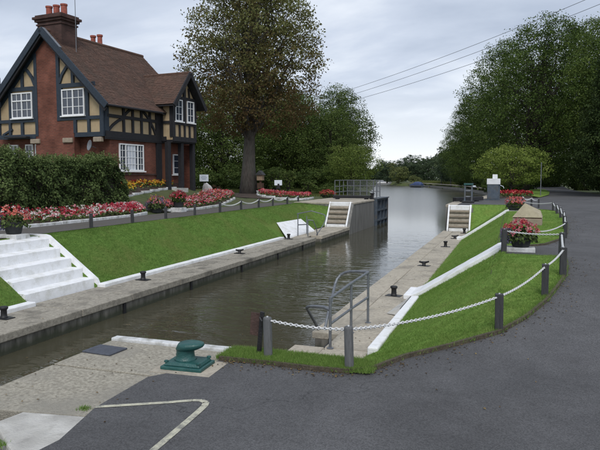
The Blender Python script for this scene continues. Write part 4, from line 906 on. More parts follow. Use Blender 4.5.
chain_fence('white chain fence curving round the lawn with the stone monument', [nz(.30, 15.62), nz(1.38, 18.0), nz(1.55, 20.6), nz(1.70, 23.0), nz(1.76, 25.6), nz(1.78, 28.0), nz(1.75, 30.1), nz(.45, 31.0)],
            [(0, 1), (1, 2), (2, 3), (3, 4), (4, 5), (5, 6), (6, 7)], .42, .085, True, sg=.10)
chain_fence('far chain fence of short posts at the end of the second lawn', [nz(.55, 33.6), nz(.95, 34.4), nz(1.25, 33.0), nz(.55, 37.2)], [(0, 1), (1, 2), (1, 3)], .45, .08, False)
lz = 1.30
chain_fence('long row of black posts with pale chain along the top of the left bank', [(-12.5, y, lz) for y in (16.08, 18.31, 20.49, 22.76, 25.1, 27.4, 29.6, 31.6, 33.9, 35.87)], [(4, 5), (5, 6), (6, 7), (7, 8), (8, 9)], .46, .085, False, sg=.14)
# leaning brown plate beside the first post
bp_ = thing('leaning_plate', 'leaning rusty brown plate on a dark post at the water edge', 'plate', (-2.92, 6.84, .70))
MB().bar((.0, 0, -.2), (.075, 0, .56), .035, .05).build('post', M['black_iron'], bp_)
MB().prism([(-.11, .03, .26), (.02, .03, .24), (.06, .03, .53), (-.09, .03, .54)], (0, .012, 0)).build('panel', M['rust'], bp_)
MB().tube([(.05, -.03, .50), (.085, -.05, .46), (.08, -.04, .40)], .012, 6).build('catch', M['black_iron'], bp_)

# ---------------------------------------------------------------- monument
def monument():
    t = thing('stone_monument', 'tan sandstone monument with a pointed sloping cap on the second lawn', 'monument', (.50, 22.1, 1.27), R(-4))
    MB().box(-.46, .46, -.34, .40, -.05, .25).build('base_block', M['sandstone_low'], t, bevel=.015)
    MB().box(-.445, .445, -.325, .385, .25, .285).build('groove', M['wood_brown'], t)
    MB().add([(-.47, -.35, .285), (.47, -.35, .285), (.47, .41, .285), (-.47, .41, .285), (-.09, -.10, .76), (.40, .22, .50), (.46, -.2, .30)],
             [(0, 1, 4), (1, 5, 4), (1, 2, 5), (2, 3, 5), (3, 4, 5), (3, 0, 4), (0, 3, 2, 1)]).build('cap', M['sandstone'], t, bevel=.008)
monument()

# ---------------------------------------------------------------- flowers and planters
def cluster_mesh(name, pts, nrm, size, mats, probs, tint=None, parent=None, droop=.1):
    n = len(pts); q = leaf_quads(np.asarray(pts), np.asarray(nrm), size, size * .8, droop)
    mi = rng.choice(len(mats), n, p=np.array(probs) / sum(probs)); tn = rng.uniform(.05, .95, n) if tint is None else tint
    return np_mesh(name, q.reshape(-1, 3), 4, mats, tn, mi, parent)
def planting(name, boxes_h, area_pts, leaf, petals, probs, fsize, lsize, nper=5, parent=None, label=None, leaf_k=6, hgt=.25, top=None):
    """foliage leaves plus flower heads over the ground points; returns one object"""
    P = np.asarray(area_pts); n = len(P); hh = hgt * rng.uniform(.55, 1.15, n)
    # foliage
    lp_ = np.repeat(P, leaf_k, 0) + np.c_[rng.normal(0, .05, (n * leaf_k, 2)), np.repeat(hh, leaf_k) * rng.uniform(.1, .95, n * leaf_k)]
    lq = leaf_quads(lp_, unit(len(lp_)) + [0, 0, .8], lsize, lsize * .6)
    # flowers: blossom = nper petals round a centre
    pick = rng.choice(len(petals), n, p=np.array(probs) / sum(probs))
    c = P + np.c_[np.zeros((n, 2)), hh]
    fp = np.repeat(c, nper, 0) + rng.normal(0, fsize * .42, (n * nper, 3)) * [1, 1, .6]
    fq = leaf_quads(fp, unit(len(fp)) * .8 + [0.2, -.4, .8], fsize, fsize * .85, .05)
    V = np.concatenate([lq, fq]); mi = np.concatenate([np.zeros(len(lq), int), 1 + np.repeat(pick, nper)]); tn = rng.uniform(0, 1, len(V))
    o = np_mesh(name, V.reshape(-1, 3), 4, [leaf] + list(petals), tn, mi, parent); o['kind'] = 'stuff'
    return o
def bed(label, kerb, back, n, petals, probs, hgt=.26, kw=.16, kh=.13, fs=.07, kerb_on=True, raise_=.05, cluster=True, name='flower_bed'):
    """kerb: front polyline (x,y); back: back polyline of the same length"""
    c = (kerb[0][0], kerb[0][1], float(garden_h(*kerb[0]))); t = thing(name, label, 'flower bed', c)
    def Lc(x, y, z): return (x - c[0], y - c[1], z - c[2])
    K = np.array(kerb); B = np.array(back)
    rows = []
    for s_ in np.linspace(0, 1, 6):
        r_ = K * (1 - s_) + B * s_; rows.append([Lc(x, y, float(garden_h(x, y)) + raise_ + .10 * math.sin(s_ * math.pi)) for x, y in r_])
    mb = MB(); mb.grid(rows); mb.build('soil', M['soil'], t, fix=False)
    if kerb_on:
        # kerb stones, one by one
        L_ = np.r_[0, np.cumsum(np.linalg.norm(np.diff(K, axis=0), axis=1))]; ns = max(1, int(L_[-1] / .95))
        for k in range(ns):
            a, b = L_[-1] * k / ns + .01, L_[-1] * (k + 1) / ns - .01
            pa = (np.interp(a, L_, K[:, 0]), np.interp(a, L_, K[:, 1])); pb = (np.interp(b, L_, K[:, 0]), np.interp(b, L_, K[:, 1]))
            zz = max(float(garden_h(*pa)), 1.31) + kh / 2 - .03 + random.uniform(-.008, .008)
            MB().bar(Lc(*pa, zz), Lc(*pb, zz), kw, kh).build('kerb_stone', M['white_dirty'], t, bevel=.02)
    u = rng.uniform(0, 1, n); s_ = rng.uniform(.08, 1, n) ; idx = u * (len(K) - 1); i = np.minimum(idx.astype(int), len(K) - 2); f = (idx - i)[:, None]
    pk = K[i] * (1 - f) + K[i + 1] * f; pb = B[i] * (1 - f) + B[i + 1] * f; p = pk * (1 - s_[:, None]) + pb * s_[:, None]
    z = garden_h(p[:, 0], p[:, 1]) + raise_ + .10 * np.sin(s_ * math.pi)
    P = np.c_[p, z] - np.array(c)
    # drifts of one colour: probability by a slow wave along the bed
    if cluster:
        wave = np.sin(p[:, 1] * 1.7 + np.cos(p[:, 0] * 2.3) * 1.2) + rng.normal(0, .5, n); order = np.argsort(wave); groups = np.zeros(n, int); cum = np.cumsum(np.array(probs) / sum(probs)); rank = np.empty(n); rank[order] = np.arange(n) / n; groups = np.searchsorted(cum, rank)
        groups = np.minimum(groups, len(petals) - 1)
        swap = rng.uniform(0, 1, n) < .45; groups[swap] = rng.choice(len(petals), swap.sum(), p=np.array(probs) / sum(probs))
        objs = []
        V = []; mi = []
        leafq = None
        hh = hgt * rng.uniform(.55, 1.15, n); lk = 5
        lp_ = np.repeat(P, lk, 0) + np.c_[rng.normal(0, .06, (n * lk, 2)), np.repeat(hh, lk) * rng.uniform(.1, .9, n * lk)]
        lq = leaf_quads(lp_, unit(len(lp_)) + [0, 0, .8], .10, .065)
        fp = np.repeat(P + np.c_[np.zeros((n, 2)), hh], 5, 0) + rng.normal(0, fs * .45, (n * 5, 3)) * [1, 1, .6]; fq = leaf_quads(fp, unit(len(fp)) * .8 + [.4, -.3, .8], fs, fs * .85, .05)
        V = np.concatenate([lq, fq]); mi = np.concatenate([np.zeros(len(lq), int), 1 + np.repeat(groups, 5)])
        o = np_mesh('flowers', V.reshape(-1, 3), 4, [L_HEDGE] + list(petals), rng.uniform(0, 1, len(V)), mi, t); o['kind'] = 'stuff'
    return t
bed('long bed of red pink and white flowers along the foot of the hedge', [(-14.38, 8), (-14.36, 12), (-14.36, 15), (-14.32, 18), (-14.40, 20.6), (-14.6, 22.2), (-14.95, 23.0), (-15.5, 23.3)], [(-15.9, 8), (-15.9, 12), (-15.9, 15), (-15.9, 18), (-15.9, 20.4), (-15.9, 21.6), (-15.9, 22.4), (-15.8, 23.1)], 1500, [P_RED, P_PINK, P_WHITE, P_DRED], [.34, .30, .28, .08], hgt=.2)
bed('pink flower bed with white kerb between the two potted planters and the big tree', [(-15.3, 23.9), (-14.7, 24.1), (-14.55, 25.5), (-14.7, 27.6), (-15.1, 30.2), (-15.7, 32.6), (-16.2, 34.6), (-16.6, 35.2)], [(-15.7, 24.4), (-15.8, 25), (-15.9, 26.3), (-16.1, 28.4), (-16.5, 30.6), (-17.0, 32.6), (-17.2, 34.4), (-16.9, 35.1)], 1100, [P_PINK, P_RED, P_SALMON, P_WHITE], [.5, .25, .15, .1], hgt=.24)
bed('yellow and orange flower bed against the house wall behind a white kerb', [(-17.05, 24.3), (-17.3, 25.6), (-17.6, 27.4), (-17.9, 29.2), (-18.0, 30.6)], [(-18.3, 25.0), (-18.5, 26.2), (-18.6, 27.6), (-18.5, 29.4), (-18.4, 30.7)], 210, [P_YEL, P_ORA, P_DRED], [.55, .3, .15], hgt=.26, fs=.085)
bed('far curved bed of deep red flowers beyond the big tree', [(-17.3, 40.9), (-16.5, 39.4), (-15.4, 38.7), (-14.2, 38.6), (-13.5, 39.4), (-13.5, 41.2), (-13.8, 42.6)], [(-17.5, 42.4), (-17.0, 42.6), (-16.2, 42.8), (-15.4, 42.9), (-14.9, 42.9), (-14.5, 42.9), (-14.2, 43.0)], 900, [P_RED, P_PINK, P_SALMON], [.55, .3, .15], hgt=.28, kw=.3, kh=.15)

def planter(label, loc, w, h, R_, petals, probs, base=None, nf=260, lav=False, name='flower_planter', rz=0, stretch=1.0):
    t = thing(name, label, 'planter', loc, rz)
    z0 = 0
    if base:
        MB().box(-base[0] / 2, base[0] / 2, -base[1] / 2, base[1] / 2, -.05, base[2]).build('plinth', M['white_dirty'], t, bevel=.015); z0 = base[2]
    MB().lathe([(w * .30, z0), (w * .34, z0 + h * .05), (w * .46, z0 + h * .85), (w * .5, z0 + h * .9), (w * .5, z0 + h), (w * .44, z0 + h), (w * .42, z0 + h * .9)], 16, sx=stretch).build('pot', M['planter'], t, smooth=False)
    n = int(nf * 5); d = unit(n); d[:, 2] = np.abs(d[:, 2]) * 1.25 - .62; rr = R_ * rng.uniform(.55, 1.0, n)[:, None]
    P = d * rr * [stretch, 1, .85] + [0, 0, z0 + h + R_ * .12]
    q = leaf_quads(P, d + unit(n) * .7 + [0, 0, .3], R_ * .22, R_ * .15)
    o = np_mesh('foliage', q.reshape(-1, 3), 4, [L_SHRUB if not lav else L_HEDGE], rng.uniform(0, .75, n), None, t); o['kind'] = 'stuff'
    d = unit(nf); d[:, 2] = np.abs(d[:, 2]) * .95 + .02; P = d * R_ * rng.uniform(.9, 1.08, nf)[:, None] * [stretch, 1, .85] + [0, 0, z0 + h + R_ * .14]
    P = P + [0, 0, R_ * .05]; k = 7; fp = np.repeat(P, k, 0) + rng.normal(0, R_ * .055, (nf * k, 3)); fn = np.repeat(d, k, 0) + unit(nf * k) * .6
    fq = leaf_quads(fp, fn, R_ * .125, R_ * .11, .05); pick = np.repeat(rng.choice(len(petals), nf, p=np.array(probs) / sum(probs)), k)
    o = np_mesh('flowers', fq.reshape(-1, 3), 4, petals, rng.uniform(0, 1, len(fq)), pick, t); o['kind'] = 'stuff'
    if lav:
        n = 700; P = np.c_[-R_ * rng.uniform(.55, 1.15, n) * stretch, rng.normal(0, R_ * .45, n), z0 + h * .3 + rng.uniform(0, R_ * .95, n)]
        q = leaf_quads(P, unit(n), R_ * .14, R_ * .05); o = np_mesh('trailing_plant', q.reshape(-1, 3), 4, [P_LAV], rng.uniform(0, 1, n), None, t); o['kind'] = 'stuff'
    return t
planter('large planter overflowing with pink and red flowers at the top of the near white strip', (.20, 14.45, 1.25), .50, .24, .36, [P_PINK, P_SALMON, P_RED], [.6, .25, .15], (.60, .40, .10), 105, True, stretch=1.05)
planter('planter of salmon pink flowers behind the sandstone monument', (.12, 29.7, 1.30), .7, .26, .38, [P_SALMON, P_PINK, P_RED], [.5, .3, .2], (.6, .5, .08), 90, False, stretch=1.15)
planter('flower pot with sparse red blooms at the top of the white steps', (-12.45, 12.85, 1.28), .55, .32, .42, [P_SALMON, P_RED, P_WHITE], [.5, .3, .2], (.62, .5, .12), 60, True)
planter('flower pot with bright red geraniums standing on the left path edge', (-14.42, 24.75, 1.31), .55, .38, .38, [P_RED, P_PINK], [.8, .2], (.55, .5, .2), 110)
planter('flower pot of mixed purple and yellow flowers left of the geranium pot', (-14.95, 23.75, 1.31), .6, .34, .42, [P_PINK, P_LAV, P_YEL], [.4, .4, .2], None, 90, True)
planter('low tub of red flowers near the left gate railing', (-12.9, 43.6, 1.38), .7, .2, .38, [P_RED, P_SALMON], [.6, .4], None, 130, stretch=1.6)
# red flower bed beside the cabinet
rb = thing('flower_bed', 'dark red flower bed beside the control cabinet under the small tree', 'flower bed', (.2, 50, 1.35))
MB().lathe([(1.5, 0), (1.4, .10), (1.0, .16)], 20, sx=.9, sy=2.2).build('soil', M['soil'], rb)
n = 300; a = rng.uniform(0, 2 * math.pi, n); r_ = np.sqrt(rng.uniform(0, 1, n)); planting('flowers', None, np.c_[r_ * np.cos(a) * 1.25, r_ * np.sin(a) * 3.0, np.full(n, .1)], L_HEDGE, [P_RED, P_DRED, P_SALMON], [.25, .65, .1], .11, .16, parent=rb, hgt=.34)

# ---------------------------------------------------------------- hedge
def vnoise(x, y, s): return np.sin(x * s + 1.3 * np.sin(y * s * .7)) * np.sin(y * s * 1.1 + 1.7 * np.sin(x * s * .6 + 2))
def hedge():
    t = thing('hedge', 'big dense dark green hedge in front of the lock house', 'hedge', (-16.85, 17.3, 1.08))
    def top(y): return 2.50 + .12 * np.sin(y * .9) + .08 * np.sin(y * 2.3 + 1)
    def endf(y): return np.sqrt(np.clip(1 - np.clip((y - 21.2) / 2.55, 0, 1) ** 2.4, 0, 1))
    n = 52000; y = rng.uniform(6, 23.75, n); e = endf(y); s_ = rng.uniform(0, 1, n); H_ = top(y) * (.25 + .75 * e); 
    # profile: front face, rounded shoulder, top
    zq = s_ * 4.2; lump = .16 * vnoise(y, zq, 1.6) + .13 * vnoise(y + 3, zq + 1, 3.3) + .09 * vnoise(y, zq + 4, 6.5)
    u = s_ * 1.6; fx = np.where(u < 1, .85 * e - .10 * u, (.75 - (u - 1) / .6 * 1.5) * e); fz = np.where(u < 1, u * H_ * .95, H_ * (.95 + .07 * np.sin((u - 1) / .6 * math.pi)))
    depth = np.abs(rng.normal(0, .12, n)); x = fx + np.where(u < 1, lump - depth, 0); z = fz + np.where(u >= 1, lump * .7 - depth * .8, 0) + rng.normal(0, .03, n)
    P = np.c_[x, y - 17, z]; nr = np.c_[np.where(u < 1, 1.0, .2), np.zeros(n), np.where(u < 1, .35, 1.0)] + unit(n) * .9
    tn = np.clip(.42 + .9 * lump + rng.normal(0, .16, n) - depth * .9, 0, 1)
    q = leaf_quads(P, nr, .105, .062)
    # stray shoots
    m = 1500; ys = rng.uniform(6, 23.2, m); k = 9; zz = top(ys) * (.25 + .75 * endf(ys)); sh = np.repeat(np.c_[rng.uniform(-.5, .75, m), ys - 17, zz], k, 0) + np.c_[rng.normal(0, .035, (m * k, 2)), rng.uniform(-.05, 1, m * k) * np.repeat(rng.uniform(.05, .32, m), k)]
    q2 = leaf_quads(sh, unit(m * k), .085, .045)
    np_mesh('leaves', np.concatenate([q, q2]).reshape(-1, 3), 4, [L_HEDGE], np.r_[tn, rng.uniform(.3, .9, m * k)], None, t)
    rows = []
    for yy in np.linspace(6, 23.6, 40):
        e = float(endf(yy)); h = float(top(yy)) * (.25 + .75 * e); rows.append([(x * e, yy - 17, z * h) for x, z in ((.50, -.2), (.48, .5), (.35, .84), (0, .93), (-.5, .86), (-.75, .5), (-.75, -.2))])
    mb = MB(); mb.grid(rows); mb.build('branches', M['bark_dark'], t, fix=False)
hedge()

# ---------------------------------------------------------------- trees
def crown_points(lobes, n, k=22, sig=.45, hollow=.35):
    L_ = np.array(lobes); wgt = (L_[:, 3] * L_[:, 4] + L_[:, 3] * L_[:, 5]); nc = n // k
    pick = rng.choice(len(L_), nc, p=wgt / wgt.sum()); d = unit(nc); r = 1 - hollow * rng.uniform(0, 1, nc) ** 1.6
    c = L_[pick, :3] + d * L_[pick, 3:6] * r[:, None]
    # keep clumps that lie on the outside of the union more often
    inside = np.zeros(nc)
    for l in L_: inside += (((c - l[:3]) / l[3:6]) ** 2).sum(1) < .62
    keep = (inside < 1) | (rng.uniform(0, 1, nc) < .25); c = c[keep]; d = d[keep]
    o_ = unit(len(c) * k) * (rng.uniform(0, 1, len(c) * k) ** .45)[:, None]; P = np.repeat(c, k, 0) + o_ * np.repeat(rng.uniform(.7, 1.5, len(c)), k)[:, None] * sig * [1.25, 1.25, .7]
    N_ = np.repeat(d, k, 0) * .7 + unit(len(P)) * .9 + [0, 0, .45]
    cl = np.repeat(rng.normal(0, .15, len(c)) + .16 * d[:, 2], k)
    return P, N_, cl
def limbs(parent, base_r, h, targets, m, trunk_h, lean=(0, 0), n=9, wob=.12):
    mb = MB(); pts = [(lean[0] * t, lean[1] * t, -.3 + (h + .3) * t) for t in np.linspace(0, 1, 7)]
    pts = [(x + random.uniform(-wob, wob) * (i > 0), y + random.uniform(-wob, wob) * (i > 0), z) for i, (x, y, z) in enumerate(pts)]
    rs = [base_r * (1.55 if i == 0 else 1.0) * (1 - .72 * i / 6) for i in range(7)]; rs[1] = base_r * 1.02
    mb.tube(pts, rs, n)
    o = mb.build('trunk', m, parent, smooth=True)
    bb = MB()
    for (tx, ty, tz) in targets:
        t0 = random.uniform(trunk_h / h, .85); p0 = Vector(pts[0]).lerp(Vector(pts[-1]), t0); z0 = p0.z
        if z0 > tz - .3: z0 = max(trunk_h, tz - 1.5)
        p0 = Vector((lean[0] * z0 / h, lean[1] * z0 / h, z0)); p3 = Vector((tx, ty, tz)); mid = p0.lerp(p3, .5) + Vector((random.uniform(-.3, .3), random.uniform(-.3, .3), -.08 * (p3 - p0).length))
        r0 = base_r * .44 * (1 - .5 * z0 / h)
        bb.tube([p0, p0.lerp(mid, .5), mid, mid.lerp(p3, .5) + Vector((0, 0, .1)), p3], [r0, r0 * .75, r0 * .55, r0 * .36, r0 * .15], 6, cap=False)
        for q in range(3):
            a = p0.lerp(p3, random.uniform(.4, .9)); b_ = a + Vector((random.uniform(-1, 1), random.uniform(-1, 1), random.uniform(0, 1.1))) * (p3 - p0).length * .35
            bb.tube([a, a.lerp(b_, .5) + Vector((0, 0, .08)), b_], [r0 * .32, r0 * .2, r0 * .07], 5, cap=False)
    b2 = bb.build('limbs', m, parent, smooth=True); b2.parent = o
    return o
def broadleaf(name, label, loc, Ht, Wd, nl, leaf, m_leaf, m_bark, z0f=.22, seed=1, shape='round', sig=.42, group=None, tr=None, ctr=(0, 0), base=.5, rz=0, lobes_n=15, tintf=None, hollow=.4, leafr=.62, droop=.25, trunk_h=None, flat=.8):
    global rng
    st = rng; rng = np.random.default_rng(seed); random.seed(seed)
    t = thing(name, label, 'tree', loc, rz, group)
    cz0 = Ht * z0f; ch_ = Ht - cz0; lob = []
    lob.append((ctr[0], ctr[1], cz0 + ch_ * .50, Wd * .30, Wd * .30, ch_ * .38))
    for i in range(lobes_n):
        f = (i + .5) / lobes_n; zt = cz0 + ch_ * (.10 + .80 * f)
        if shape == 'round': rad = Wd * .5 * math.sqrt(max(.05, 1 - (2 * (.08 + .84 * f) - 1) ** 2))
        elif shape == 'cone': rad = Wd * .5 * (1 - .82 * f) * (1.0 if f > .12 else .85)
        elif shape == 'egg': rad = Wd * .5 * math.sin(math.pi * (f * .82 + .13) ** .8)
        elif shape == 'chestnut': rad = Wd * .5 * float(np.interp(f, [0, .1, .2, .32, .5, .66, .85, 1], [.62, .9, 1, 1, .88, .72, .45, .15]))
        elif shape == 'broad': rad = Wd * .5 * float(np.interp(f, [0, .15, .4, .65, .85, 1], [.62, .92, 1, .95, .68, .30]))
        else: rad = Wd * .5 * (1 - .25 * f)
        a = i * 2.39996 + random.uniform(-.4, .4); lr = max(.10 * Wd, Wd * random.uniform(.16, .235) * (.75 + .5 * rad / (Wd * .5)))
        q = max(0, rad - lr * .85); lob.append((ctr[0] + q * math.cos(a), ctr[1] + q * math.sin(a), min(zt, Ht - lr * flat * .93), lr, lr, lr * flat))
    P, N_, cl = crown_points(lob, nl, sig=sig, hollow=hollow)
    P = P[:]; zmin = cz0 * .8; ok = P[:, 2] > zmin; P, N_, cl = P[ok], N_[ok], cl[ok]
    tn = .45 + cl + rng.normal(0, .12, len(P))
    if tintf: tn = tintf(P, tn)
    q = leaf_quads(P, N_, leaf, leaf * leafr, droop); np_mesh('crown', q.reshape(-1, 3), 4, [m_leaf], np.clip(tn, 0, 1), None, t)
    limbs(t, tr or base, Ht * .72, [(l[0], l[1], l[2]) for l in lob[1:]], m_bark, trunk_h or max(cz0 * .8, Ht * .14), lean=ctr)
    rng = st
    return t
# the big chestnut on the left, thinning and rust coloured below
def chest_tint(P, tn): return np.clip(.14 + .62 * np.clip((P[:, 2] - 4.5) / 7.5, 0, 1) + (tn - .45) * 1.3, 0, 1)
chest = broadleaf('chestnut_tree', 'huge horse chestnut with rusty brown lower leaves beside the lock house', (-18.8, 42.6, 1.55), 20.0, 10.4, 150000, .19, L_CHEST, M['bark'], z0f=.215, seed=11, shape='chestnut', sig=.50, base=.50, lobes_n=60, tintf=chest_tint, hollow=.6, leafr=.6, droop=.4, ctr=(.45, 0))
# right bank trees
RG = 'tall trees along the right towpath'
r1 = broadleaf('broadleaf_tree', 'tallest dark green tree whose crown overhangs the path on the right', (.9, 69.0, 1.2), 18.3, 13.4, 130000, .20, L_RIGHT, M['bark_dark'], z0f=.07, seed=21, shape='broad', sig=.62, group=RG, base=.45, lobes_n=44, ctr=(2.0, 0), hollow=.5)
r2 = broadleaf('broadleaf_tree', 'second tall green tree behind the small maple, left of the tallest one', (-1.5, 99, 1.0), 23.0, 13.5, 120000, .24, L_RIGHT, M['bark_dark'], z0f=.05, seed=22, shape='broad', sig=.75, group=RG, base=.5, lobes_n=40, hollow=.5)
def plant_copy(src, loc, rz, sc, label): return dup(src, loc, rz, (sc[0], sc[0], sc[1]), label)
plant_copy(r2, (-7.2, 139, .7), 2.1, (1.05, .92), 'third tree of the right bank, standing where the river wall begins to curve')
plant_copy(r1, (-13.0, 168, .6), 1.2, (.95, .93), 'rounded tree at the river bend end of the right bank row')
plant_copy(r2, (8.4, 90, 1.1), 4.0, (1.0, 1.0), 'dark tree behind the path end on the right')
plant_copy(r1, (11.2, 64, 1.2), 3.0, (.85, .96), 'dark tree at the right picture edge behind the conifer')
plant_copy(r1, (5.6, 112, 1.0), 5.0, (.9, .85), 'distant tree closing the view down the tarmac path')
con = broadleaf('conifer_tree', 'dark conifer standing at the right edge beside the path', (7.4, 54.5, 1.2), 12.6, 6.6, 80000, .16, L_CON, M['bark_dark'], z0f=.03, seed=31, shape='cone', sig=.40, base=.25, lobes_n=34, droop=.6)
plant_copy(con, (8.6, 60.5, 1.2), 1.7, (1.15, .85), 'shorter dark conifer behind the first one on the right')
mp_ = broadleaf('maple_tree', 'small spreading pale green maple beside the control cabinet', (-.1, 55.4, 1.3), 4.35, 6.4, 30000, .13, L_MAPLE, M['bark_dark'], z0f=.24, seed=41, shape='broad', sig=.27, base=.11, lobes_n=20, flat=.38, hollow=.55, trunk_h=.7)
# left bank trees
LG = 'dark trees behind the lock house garden'
l1 = broadleaf('broadleaf_tree', 'rounded dark green tree at the river end of the left wood', (-21.3, 77, 1.1), 13.4, 9.2, 80000, .19, L_OAK, M['bark_dark'], z0f=.08, seed=51, shape='broad', sig=.55, base=.35, lobes_n=34, hollow=.5)
plant_copy(l1, (-24.0, 87, 1.0), 1.0, (.80, .85), 'smaller tree just behind the river end of the left wood'); 
l2 = broadleaf('broadleaf_tree', 'broad dark tree right of the lock house, behind the chestnut trunk', (-30.5, 62, 1.2), 12.2, 10.5, 90000, .19, L_OAK, M['bark_dark'], z0f=.04, seed=52, shape='broad', sig=.55, base=.35, lobes_n=34, group=LG, hollow=.5)
plant_copy(l2, (-34.5, 55, 1.2), 1.3, (.9, .95), 'dark tree immediately right of the house bay, left of the chestnut trunk')
plant_copy(l2, (-27.0, 72, 1.2), 2.5, (1.0, 1.05), 'dark tree right of the chestnut trunk, second from the river')
plant_copy(l2, (-23.8, 68.5, 1.2), 4.1, (.95, .92), 'dark tree between the chestnut and the rounded river tree')
plant_copy(l1, (-19.2, 66, 1.2), 3.3, (.85, .70), 'lower dark tree behind the pale green tree at the gate')
plant_copy(l2, (-41, 72, 1.2), .6, (1.1, 1.1), 'dark tree filling the gap beyond the house bay'); plant_copy(l2, (-35, 84, 1.2), 2.0, (1.1, 1.05), 'dark tree at the back of the left wood behind the chestnut'); plant_copy(l2, (-49, 62, 1.2), 3.4, (1.0, 1.0), 'dark tree hidden behind the lock house roof')
l3 = broadleaf('broadleaf_tree', 'low pale green spreading tree behind the left gate railing', (-14.1, 55.2, 1.2), 4.6, 5.2, 32000, .12, L_LITE, M['bark_dark'], z0f=.18, seed=53, shape='round', sig=.34, base=.12, lobes_n=15, trunk_h=.6)
# shrubs
def shrub(name, label, loc, Ht, Wd, nl, leaf, m, seed, group=None, cat='shrub'):
    global rng
    st = rng; rng = np.random.default_rng(seed); random.seed(seed)
    t = thing(name, label, cat, loc, 0, group); lob = [(0, 0, Ht * .42, Wd * .36, Wd * .36, Ht * .40)]
    for i in range(9):
        a = i * 2.4; lr = Wd * random.uniform(.17, .25); q = Wd * .5 - lr; lob.append((q * math.cos(a), q * math.sin(a), Ht * random.uniform(.25, .8), lr, lr, lr * .9 * min(1, Ht / Wd + .3)))
    P, N_, cl = crown_points(lob, nl, sig=Wd * .05, hollow=.3); ok = P[:, 2] > -.1; P, N_, cl = P[ok], N_[ok], cl[ok]
    np_mesh('leaves', leaf_quads(P, N_, leaf, leaf * .6).reshape(-1, 3), 4, [m], np.clip(.45 + cl + rng.normal(0, .14, len(P)), 0, 1), None, t)
    mb = MB()
    for i in range(7): a = i * .9; mb.tube([(0.08 * math.cos(a), .08 * math.sin(a), -.2), (Wd * .12 * math.cos(a), Wd * .12 * math.sin(a), Ht * .4), (Wd * .3 * math.cos(a), Wd * .3 * math.sin(a), Ht * .75)], [.05, .035, .012], 5, cap=False)
    mb.build('stems', M['bark_dark'], t); rng = st; return t
sh = shrub('shrub', 'dark bush at the foot of the trees right of the house bay', (-33, 51.5, 1.2), 2.8, 5.0, 14000, .17, L_OAK, 61)
for i, (x, y, s1, lab) in enumerate([(-28.8, 53.5, 1.0, 'dark bush left of the chestnut trunk behind the white sign'), (-25.0, 55.5, 1.1, 'dark bush directly behind the chestnut trunk'), (-21.6, 57.5, 1.0, 'dark bush behind the pale garden shrubs'), (-18.2, 58.5, 1.05, 'dark bush behind the low grassy mound'), (-17.6, 60.5, 1.0, 'dark bush under the pale tree by the left gate'), (-38.5, 49.5, 1.2, 'dark bush hidden behind the house bay'), (-18.2, 67, 1.0, 'dark bush at the river edge behind the left gate')]):
    dup(sh, (x, y, 1.2), i * 1.3, (s1, s1, s1 * .95), lab)
g1 = shrub('garden_shrub', 'upright pale green shrub right of the chestnut trunk', (-18.3, 46.6, 1.5), 2.3, 1.5, 3600, .15, leaf_mat('leaf_garden', (.06, .10, .03), (.16, .22, .06), (.34, .38, .14)), 62)
dup(g1, (-17.4, 47.4, 1.5), 2, (.8, .8, .95), 'yellow green shrub behind the small white sign'); dup(g1, (-16.0, 48.6, 1.4), 4, (1.1, 1.1, .6), 'low green shrub right of the small white sign')
g2 = shrub('garden_shrub', 'brown red leaved bush beside the pale standing stone', (-19.6, 38.6, 1.5), 1.0, 1.0, 2200, .10, leaf_mat('leaf_bronze', (.035, .02, .014), (.075, .045, .028), (.10, .08, .04)), 63)
dup(g2, (-20.6, 36.6, 1.55), 1, (1.3, 1.3, 1), 'bronze bush left of the pale standing stone by the house bay')
dup(sh, (-14.2, 50.5, 1.2), .7, (.75, .6, .42), 'low green mound of ground cover near the left gate')
dup(sh, (-.9, 62, 1.1), .2, (.8, .8, .8), 'dark bush behind the pale maple on the right bank'); dup(sh, (3.4, 118, .9), 3, (1.3, 1.3, 1.2), 'dark bush closing the far end of the tarmac path')
dup(sh, (8.6, 84, 1.1), 2.2, (1.1, 1.1, 1.5), 'dark bush where the tarmac path enters the trees'); dup(sh, (5.4, 103, 1.0), .4, (1.2, 1.2, 1.5), 'dark bush straight ahead at the vanishing end of the path'); dup(sh, (1.0, 76, 1.1), 2.8, (.8, .8, 1.0), 'dark bush beside the trunk of the tallest right tree')
dup(sh, (-1.2, 84, 1.0), 3, (1.0, 1.0, 1.1), 'dark bush at the water edge behind the gate machine'); dup(sh, (9.6, 70, 1.2), 1.1, (.95, .95, 1.3), 'dark undergrowth bush at the right path bend')
dup(sh, (-4.6, 125, .7), 3.9, (1.3, 1.3, 1.3), 'dark bush under the trees on the curving river wall'); dup(sh, (-9.6, 146, .6), .9, (1.4, 1.4, 1.3), 'dark bush on the river wall beside the tall posts')
# far trees beyond the bend
f1 = broadleaf('far_tree', 'broad far tree in the middle of the distant skyline beyond the river', (-41, 277, .5), 11.8, 13.0, 16000, .5, L_FAR, M['bark_dark'], z0f=.05, seed=71, shape='round', sig=.7, base=.3, lobes_n=14)
for i, (x, y, sx, sz, lab) in enumerate([(-51, 262, .75, .78, 'low far tree leftmost on the distant skyline'), (-49, 286, .95, .92, 'far tree second from the left on the distant skyline'), (-33.4, 268, .95, .92, 'far tree right of the middle of the distant skyline'), (-25, 240, .9, .92, 'far tree above the blue boat at the bend'), (-18.5, 212, .85, .98, 'far tree where the distant skyline meets the right bank wood'), (-15.4, 184, .95, 1.1, 'tree just beyond the right bank row at the bend'), (-60, 300, .9, .8, 'far tree above the white cruiser')]):
    dup(f1, (x, y, .5), i * 1.7, (sx, sx, sz), lab)
wl = shrub('willow_bush', 'rounded olive willow bush on the far river bank between the two boats', (-42.5, 241, .3), 8.0, 9.0, 9000, .42, leaf_mat('leaf_willow', (.07, .09, .03), (.13, .155, .055), (.19, .21, .085)), 72, cat='bush')
